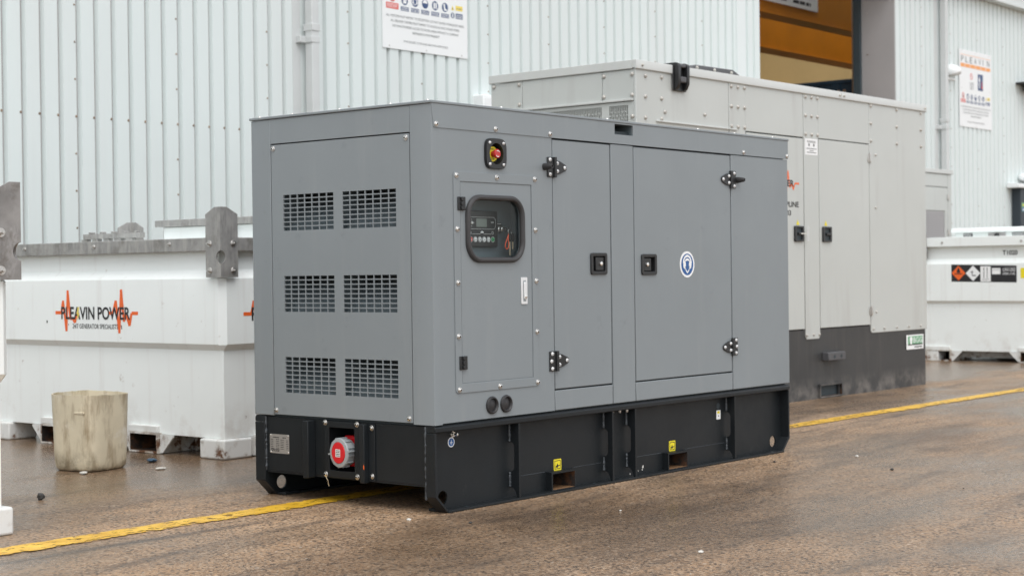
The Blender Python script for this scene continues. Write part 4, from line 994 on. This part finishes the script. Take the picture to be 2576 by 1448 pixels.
# hook bracket over the roof edge
t = thing('roof_hook', 'black plastic bracket hooked over the light grey generator roof edge', 'bracket', tuple(Matrix.Translation((3.945, 1.712, 0)) @ Matrix.Rotation(R(-.58), 4, 'Z') @ Vector((X(4.362), 0, 2.27))))
MB().prism([(.0, -.002), (.165, -.002), (.165, .175), (.0, .175)], -.020, -.0145, ax=1).build('back_plate', 'black_plastic', t, bevel=.003)
for x in (0.012, .122):
    MB().prism([(-.020, .0), (-.040, .012), (-.058, .05), (-.060, .165), (-.050, .186), (-.030, .194), (.24, .190), (.24, .1765), (-.016, .1765), (-.020, .16)], x, x+.030, ax=0).build('arm', 'black_plastic', t, bevel=.004)
MB().box(.043, .121, -.055, -.021, .055, .098).build('clamp_block', 'hood_grey', t, bevel=.008); MB().box(.043, .121, -.05, -.022, .16, .185).build('clamp_bar', 'hood_grey', t, bevel=.006)
# roof hood
b = MB(); za = 2.445; b.prism([(X(5.00), za), (X(5.325), za+.128), (X(5.85), za+.134), (X(6.22), za)], .43, 1.05, ax=1); hd_ = b.build('exhaust_hood', 'hood_grey', H, bevel=.004)
for x in (5.34, 5.58, 5.82): ds.put(hd_, (X(x), .43, za+.108))

# ------------------------------------------------------------------ third generator in the distance
J = thing('generator_set', 'pale grey generator with a louvred door, far behind the white tank', 'generator', (11.4, 4.3, 0))
xr = 14.61-11.4
MB().box(0, xr, .02, 1.3, .0, 2.21).build('body', 'light_grey_paint', J)
MB(S).box(-.012, 14.645-11.4, 2.21, 2.262, -1.3, .016).build('roof_trim', 'trim_grey', J, bevel=.004)
MB(S).grid(0, 14.505-11.4, 2.045, 2.205, [], -.02, 0).build('upper_panel', 'light_grey_paint', J, bevel=.003); MB(S).grid(14.515-11.4, xr+.005, .5, 2.205, [], -.02, 0).build('side_panel', 'light_grey_paint', J, bevel=.003)
dd = MB(S).grid(13.0-11.4, 14.505-11.4, .5, 2.032, [(13.45-11.4, 14.42-11.4, 1.30, 1.74)], -.02, 0).build('door', 'light_grey_paint', J, bevel=.003)
MB(S).grid(0, 12.99-11.4, .5, 2.032, [], -.02, 0).build('door', 'light_grey_paint', J, bevel=.003)
b = MB(S)
for k in range(16):
    z = 1.305+k*.027; i = b.av([(2.05, z, -.002), (3.02, z, -.002), (3.02, z+.032, -.019), (2.05, z+.032, -.019)]); b.face(i)
b.build('louvre', 'jamb_grey', dd, smooth=False)
for z in (1.918, 1.477):
    MB(S).box(14.485-11.4, 14.535-11.4, z-.035, z+.035, .001, .014).build('hinge', 'zinc', dd, bevel=.003)

# ================================================================== bunded fuel tanks
def crect(x0, x1, y0, y1, c, z): return [(x0+c, y0, z), (x1-c, y0, z), (x1, y0+c, z), (x1, y1-c, z), (x1-c, y1, z), (x0+c, y1, z), (x0, y1-c, z), (x0, y0+c, z)]
def fuel_tank(label, loc, LX, LY, galv, rail_z=(1.162, 1.238), band=(.604, .640), shoulder=(1.010, 1.060), pk_front=(), pk_side=(), feet=True, rail_mat=None, plates=True):
    t = thing('fuel_tank', label, 'fuel tank', loc, group='white bunded fuel tanks in the yard')
    I = .033
    def lo(ins, c, z): return crect(ins, LX-ins, ins, LY-ins, c, z)
    b = MB(); b.loft([lo(I, .004, .112), lo(I, .004, band[0]), lo(0, .035, band[1]), lo(0, .035, shoulder[0]), lo(.05, .03, shoulder[1]), lo(.05, .03, rail_z[1]-.02)])
    b.build('shell', 'tank_white', t, smooth=False, bevel=.004)
    rm = rail_mat or galv
    o_ = .012; q = .045; z0, z1 = rail_z
    for nm, bx in (('a', (-o_, LX+o_, -o_, q)), ('b', (-o_, LX+o_, LY-q, LY+o_)), ('c', (-o_, q, q+.001, LY-q-.001)), ('d', (LX-q, LX+o_, q+.001, LY-q-.001))):
        MB().box(*bx, z0, z1).build('top_rail', rm, t, bevel=.004)
    MB().box(q+.002, LX-q-.002, q+.002, LY-q-.002, z1-.03, z1-.012).build('deck', 'tank_white', t)
    hf = hex_bolt(E, .009); hsd = hex_bolt(S, .009)
    n = max(2, round(LY/.72))
    for k in range(n): hf.put(t, (-o_, LY-(LY*.19+k*(LY*.62/(n-1))), z0+.045))
    for k in range(2): hsd.put(t, (LX*(.3+.4*k), -o_, z0+.045))
    if feet:
        for fx in (0, LX-.21):
            for fy in (0, LY-.21):
                b = MB(); b.box(fx, fx+.21, fy, fy+.21, 0, .112); b.build('foot', 'tank_foot', t, bevel=.012, seg=3)
    def pocket(T, u0, u1):
        b = MB(T); a = [(u0, .003), (u1, .003), (u1, .121), (u0, .121)]; i2 = [(u0+.012, .013), (u1-.012, .013), (u1-.012, .111), (u0+.012, .111)]
        w0, w1 = -.55, .002
        A = b.av([(p[0], p[1], w1) for p in a]); B = b.av([(p[0], p[1], w1) for p in i2]); C_ = b.av([(p[0], p[1], w0) for p in i2]); D_ = b.av([(p[0], p[1], w0) for p in a])
        for k in range(4):
            l = (k+1) % 4; b.face((A[k], A[l], B[l], B[k]), 0); b.face((B[k], B[l], C_[l], C_[k]), 1); b.face((A[k], A[l], D_[l], D_[k]), 0)
        b.face(C_, 1)
        p = b.build('fork_pocket', ['pocket_white', 'rust'], t)
        MB(T).box(u0+.02, u1+.02, .1215, .160, -.05, -.012).build('pocket_lip', 'tank_foot', p, bevel=.004)
        for s_, uu in ((-1, u0), (1, u1)):
            b = MB(T); b.prism([(uu, .112), (uu+s_*.115, .112), (uu+s_*.115, .100), (uu+s_*.02, .006), (uu, .006)], -.03, -.018) if 1 else None
            b.build('gusset', 'tank_foot', p)
    for u0, u1 in pk_front: pocket(F_end(0), u0, u1)
    for u0, u1 in pk_side: pocket(F_side(0), u0, u1)
    MB().box(.28, LX-.28, .28, LY-.28, .03, .112).build('underframe', 'tank_foot', t)
    if plates:
        for cx, sx in ((0, 1), (LX, -1)):
            for cy, sy in ((0, 1), (LY, -1)):
                ox_, oy_ = cx-sx*.030, cy-sy*.030
                zt = rail_z[0]-1.162
                prof = [(0, 1.016+zt), (.126, 1.016+zt), (.126, 1.366+zt), (.048, 1.405+zt), (0, 1.405+zt)] + [(.037*math.cos(R(a)), 1.128+zt+.037*math.sin(R(a))) for a in range(90, -91, -15)]
                b = MB(); i = []
                # two wings meeting in one bent plate
                for ax in (0, 1):
                    def PT(s_, z, d): return (ox_+sx*s_, oy_+sy*d, z) if ax == 0 else (ox_+sx*d, oy_+sy*s_, z)
                    A = b.av([PT(s_, z, 0) for s_, z in prof]); B = b.av([PT(max(s_, .008), z, .008) for s_, z in prof]); n_ = len(prof)
                    b.face(A); b.face(B[::-1])
                    for k in range(n_): b.face((A[k], A[(k+1) % n_], B[(k+1) % n_], B[k]))
                pw = b.build('lifting_plate', galv, t)
                hx = hex_bolt(F_end(0), .0125); hy = hex_bolt(F_side(0), .0125)
                for z in (1.203+zt, 1.053+zt):
                    if sx == 1: hx.put(pw, (ox_, oy_+sy*.092, z))
                    if sy == 1: hy.put(pw, (ox_+sx*.092, oy_, z))
    return t
TK = fuel_tank('white fuel tank with red heartbeat logo behind the plastic drum', (.87, 2.37, 0), 1.14, 2.28, 'galv', pk_front=((.58, .845), (1.46, 1.725)), pk_side=((.25, .50),))
b = MB(F_endt(0)); logo(b, -(3.922-2.37), -(3.112-2.37), .812, .118, .001); b.build('logo_print', ['orange_print', 'black_print', 'pale_yellow_print'], TK, smooth=False)
b = MB(F_side(0)); logo(b, .155, .965, .808, .118, .001); b.build('logo_print', ['orange_print', 'black_print', 'pale_yellow_print'], TK, smooth=False)
b = MB(F_end(0))
for (u, v, r_) in ((1.64, .756, .008), (.90, .735, .006), (.897, .722, .005), (1.42, .74, .004)): b.poly([(u+r_*.8*math.cos(R(a)), v+r_*random.uniform(.8, 1.8)*math.sin(R(a))) for a in range(0, 360, 45)], .0012)
b.build('rust_spots', 'rust', TK, smooth=False)
# equipment lid on the deck of that tank
b = MB(); b.box(.40, 1.02, .12, 1.0, 1.21, 1.325); hb = b.build('hatch_box', 'tank_white', TK, bevel=.006)
MB().box(.36, 1.06, .08, 1.035, 1.326, 1.366).build('hatch_lid', 'galv', TK, bevel=.004)
MB().box(.37, .399, .33, .52, 1.225, 1.32).build('hatch_vent', 'black_plastic', hb, bevel=.003)
MB().box(.37, .392, .525, .56, 1.24, 1.29).build('padlock', 'brass', hb, bevel=.004)
b = MB(); b.box(.36, .40, 1.18, 1.76, 1.268, 1.30)
for k in range(5): b.box(.363, .397, 1.22+k*.115, 1.245+k*.115, 1.301, 1.312); b.box(.363, .397, 1.265+k*.115, 1.325+k*.115, 1.238, 1.2675)
b.build('step_grating', 'galv', TK, bevel=.002)

fuel_tank('worn white fuel tank beside the yellow line with weathered lifting plates', (-1.342-1.14, 1.055, 0), 1.14, 2.28, 'galv_old', pk_side=((.45, .70),))
T3 = fuel_tank('white fuel tank with white top rail and hazard labels beyond the generators', (11.72, 1.93, 0), 2.28, 1.44, 'galv_old', rail_z=(1.250, 1.352), band=(.630, .659), shoulder=(1.062, 1.116), rail_mat='tank_white', pk_front=((1.085, 1.375), (.065, .31)), feet=True)
b = MB(F_endt(0)); y0 = 1.93
def uy(y): return -(y-y0)
b.text('T1020', uy(2.434), uy(2.268), 1.148, 1.199, -.0485+.003, 1 if 0 else 0, .02)
b.poly([(uy(2.997), .868), (uy(2.261), .855), (uy(2.261), 1.035), (uy(2.997), 1.055)], .001, 0)
def dia(y, z, r_, w, m): b.poly([(uy(y)-r_, z), (uy(y), z-r_), (uy(y)+r_, z), (uy(y), z+r_)], w, m)
dia(2.914, .961, .080, .002, 1); dia(2.748, .957, .084, .002, 2); dia(2.748, .957, .074, .0026, 2)
u = uy(2.914); b.poly([(u-.018, .962), (u+.018, .962), (u+.020, .985), (u+.010, 1.004), (u, 1.022), (u-.012, 1.002), (u-.020, .985)], .003, 0); b.poly([(u-.045, .948), (u+.045, .948), (u+.045, .957), (u-.045, .957)], .003, 0)
u = uy(2.758); b.poly([(u-.004, .94), (u+.004, .94), (u+.004, .985), (u-.004, .985)], .0032, 0); b.poly([(u-.018, .970), (u+.014, .966), (u+.014, .972), (u-.018, .976)], .0032, 0); b.poly([(u-.002, .938), (u+.036, .938), (u+.044, .932), (u+.036, .926), (u, .93)], .0032, 0)
b.poly([(uy(2.664), .868), (uy(2.549), .866), (uy(2.549), 1.030), (uy(2.664), 1.032)], .002, 2)
for y in (2.625, 2.588): b.poly([(uy(y)-.003, .905), (uy(y)+.003, .905), (uy(y)+.003, 1.01), (uy(y)-.003, 1.01)], .003, 0); b.poly([(uy(y)-.008, 1.0), (uy(y)+.008, 1.0), (uy(y), 1.018)], .0032, 0)
for z in (.884, .892): b.poly([(uy(2.642), z), (uy(2.57), z), (uy(2.57), z+.003), (uy(2.642), z+.003)], .003, 3)
b.poly([(uy(2.535), .944), (uy(2.44), .944), (uy(2.44), 1.010), (uy(2.535), 1.010)], .002, 2); b.words(uy(2.53), uy(2.445), .990, .004, .003, 3, 1)
b.text('UN1202', uy(2.412), uy(2.275), .975, 1.012, .0025, 2); b.text('DIESEL FUEL', uy(2.412), uy(2.275), .938, .962, .0025, 2)
b.poly([(uy(2.218), .899), (uy(2.10), .899), (uy(2.10), 1.009), (uy(2.218), 1.009)], .002, 4)
b.build('hazard_labels', ['black_print', 'orange_print', 'white_print', 'grey_print', 'yellow_print'], T3, smooth=False)
b = MB(); b.box(.30, 1.9, .10, 1.16, 1.33, 1.40); hb = b.build('hatch_box', 'tank_white', T3, bevel=.006)
MB().box(.25, 1.95, .06, 1.185, 1.401, 1.455).build('hatch_lid', 'tank_white', T3, bevel=.012)
for ya, yc, sd_ in ((2.985, 2.88, 0), (2.43, 2.2, 9)):
    b = MB(F_endt(.30)); b.poly([(uy(ya), 1.348), (uy(yc), 1.348), (uy(yc), 1.396), (uy(ya), 1.396)], .001, 0)
    for k in range(3): b.words(uy(ya)+.006, uy(yc)-.01, 1.353+k*.014, .007, .002, 1, sd_+k)
    b.build('hatch_sticker', ['black_print', 'white_print'], hb, smooth=False)
MB(F_endt(.30)).box(uy(2.70), uy(2.50), 1.345, 1.398, -.0, .004).build('latch_recess', 'jamb_grey', hb); MB(F_endt(.296)).lathe([(.026, 0), (.02, .03), (0, .034)], uy(2.60), 1.365, 12).build('latch', 'black_plastic', hb)

# ================================================================== cut-down plastic drum
D = thing('plastic_drum', 'dirty cut-down plastic drum standing on the wet yard', 'drum', (.215, 2.685, 0), R(12))
def sq(r_, z, n=48, p=4.2, wav=0, ph=0):
    o_ = []
    for k in range(n):
        a = 2*math.pi*k/n; c, s_ = math.cos(a), math.sin(a); q = r_*(abs(c)**p+abs(s_)**p)**(-1/p)
        q *= 1 + wav*math.sin(5*a+ph+z*9) + wav*.7*math.sin(11*a+z*17)
        zz = z
        o_.append((q*c, q*s_, zz))
    return o_
b = MB(); rows = []
for r_, z, wv in ((.120, .002, 0), (.142, .004, .0), (.151, .018, .003), (.155, .05, .004), (.158, .10, .005), (.160, .2, .006), (.163, .3, .006), (.165, .37, .005), (.166, .402, .004)): rows.append(sq(r_, z, wav=wv))
top = rows[-1]; rd = random.Random(4)
rows[-1] = [(x, y, z + .004*math.sin(2*math.atan2(y, x)+.8) + .012*max(0, math.sin(math.atan2(y, x)-.2))**3 + rd.uniform(-.002, .002)) for x, y, z in top]
b.loft(rows, cap1=False)
ins = [[(x*.97, y*.97, z if i_ else .012) for x, y, z in r_] for i_, r_ in enumerate(rows)]
b.loft(ins, cap1=False)
A = rows[-1]; B = ins[-1]; ia = b.av(A); ib = b.av(B)
for k in range(len(A)): b.face((ia[k], ia[(k+1) % len(A)], ib[(k+1) % len(A)], ib[k]))
b.build('shell', 'bucket_plastic', D, ang=60)
b = MB(); 
rr = lambda z: .1585 + .014*(z/.4)
b.box(-.166, -.160, -.105, -.035, .305, .318); b.build('moulded_handle', 'bucket_plastic', D, bevel=.004)

# ================================================================== loose stones and litter on the yard
def rock(name, label, cat, loc, r_, flat, m, seed, group):
    rd = random.Random(seed); bm = bmesh.new(); bmesh.ops.create_icosphere(bm, subdivisions=2, radius=r_)
    for v in bm.verts:
        v.co *= rd.uniform(.82, 1.15); v.co.z = v.co.z*flat
    zmin = min(v.co.z for v in bm.verts)
    for v in bm.verts: v.co.z -= zmin
    me = bpy.data.meshes.new(name); bm.to_mesh(me); bm.free(); me.materials.append(MATS[m])
    o = bpy.data.objects.new(name, me); COL.objects.link(o); o.location = loc; tag(o, label, cat, group)
rock('pebble', 'small black stone on the wet yard near the white tanks', 'stone', (-.677, 1.846, -.001), .019, .9, 'pebble', 1, None)
rock('litter_scrap', 'blue scrap lying in front of the white logo tank', 'litter', (.593, 2.654, -.001), .03, .35, 'chip_blue', 2, None)
rock('litter_scrap', 'white scrap lying between the drum and the logo tank', 'litter', (.404, 2.333, -.001), .028, .25, 'chip_white', 3, None)
rock('litter_scrap', 'pale crumb of foam lying against the foot of the drum', 'litter', (.035, 2.505, -.001), .022, .4, 'chip_white', 4, None)
rd = random.Random(11)
for k in range(26):
    a = rd.uniform(-3.2, 3.5); c = rd.uniform(-2.8, 2.2)
    if -.1 < a < 3.1 and -.15 < c < 1.3: continue
    rock('grit_stone', 'tiny chip of grit on the open yard', 'stone', (a, c, -.001), rd.uniform(.004, .010), .6, 'pebble' if k % 3 else 'chip_white', 100+k, 'chips of grit on the yard')
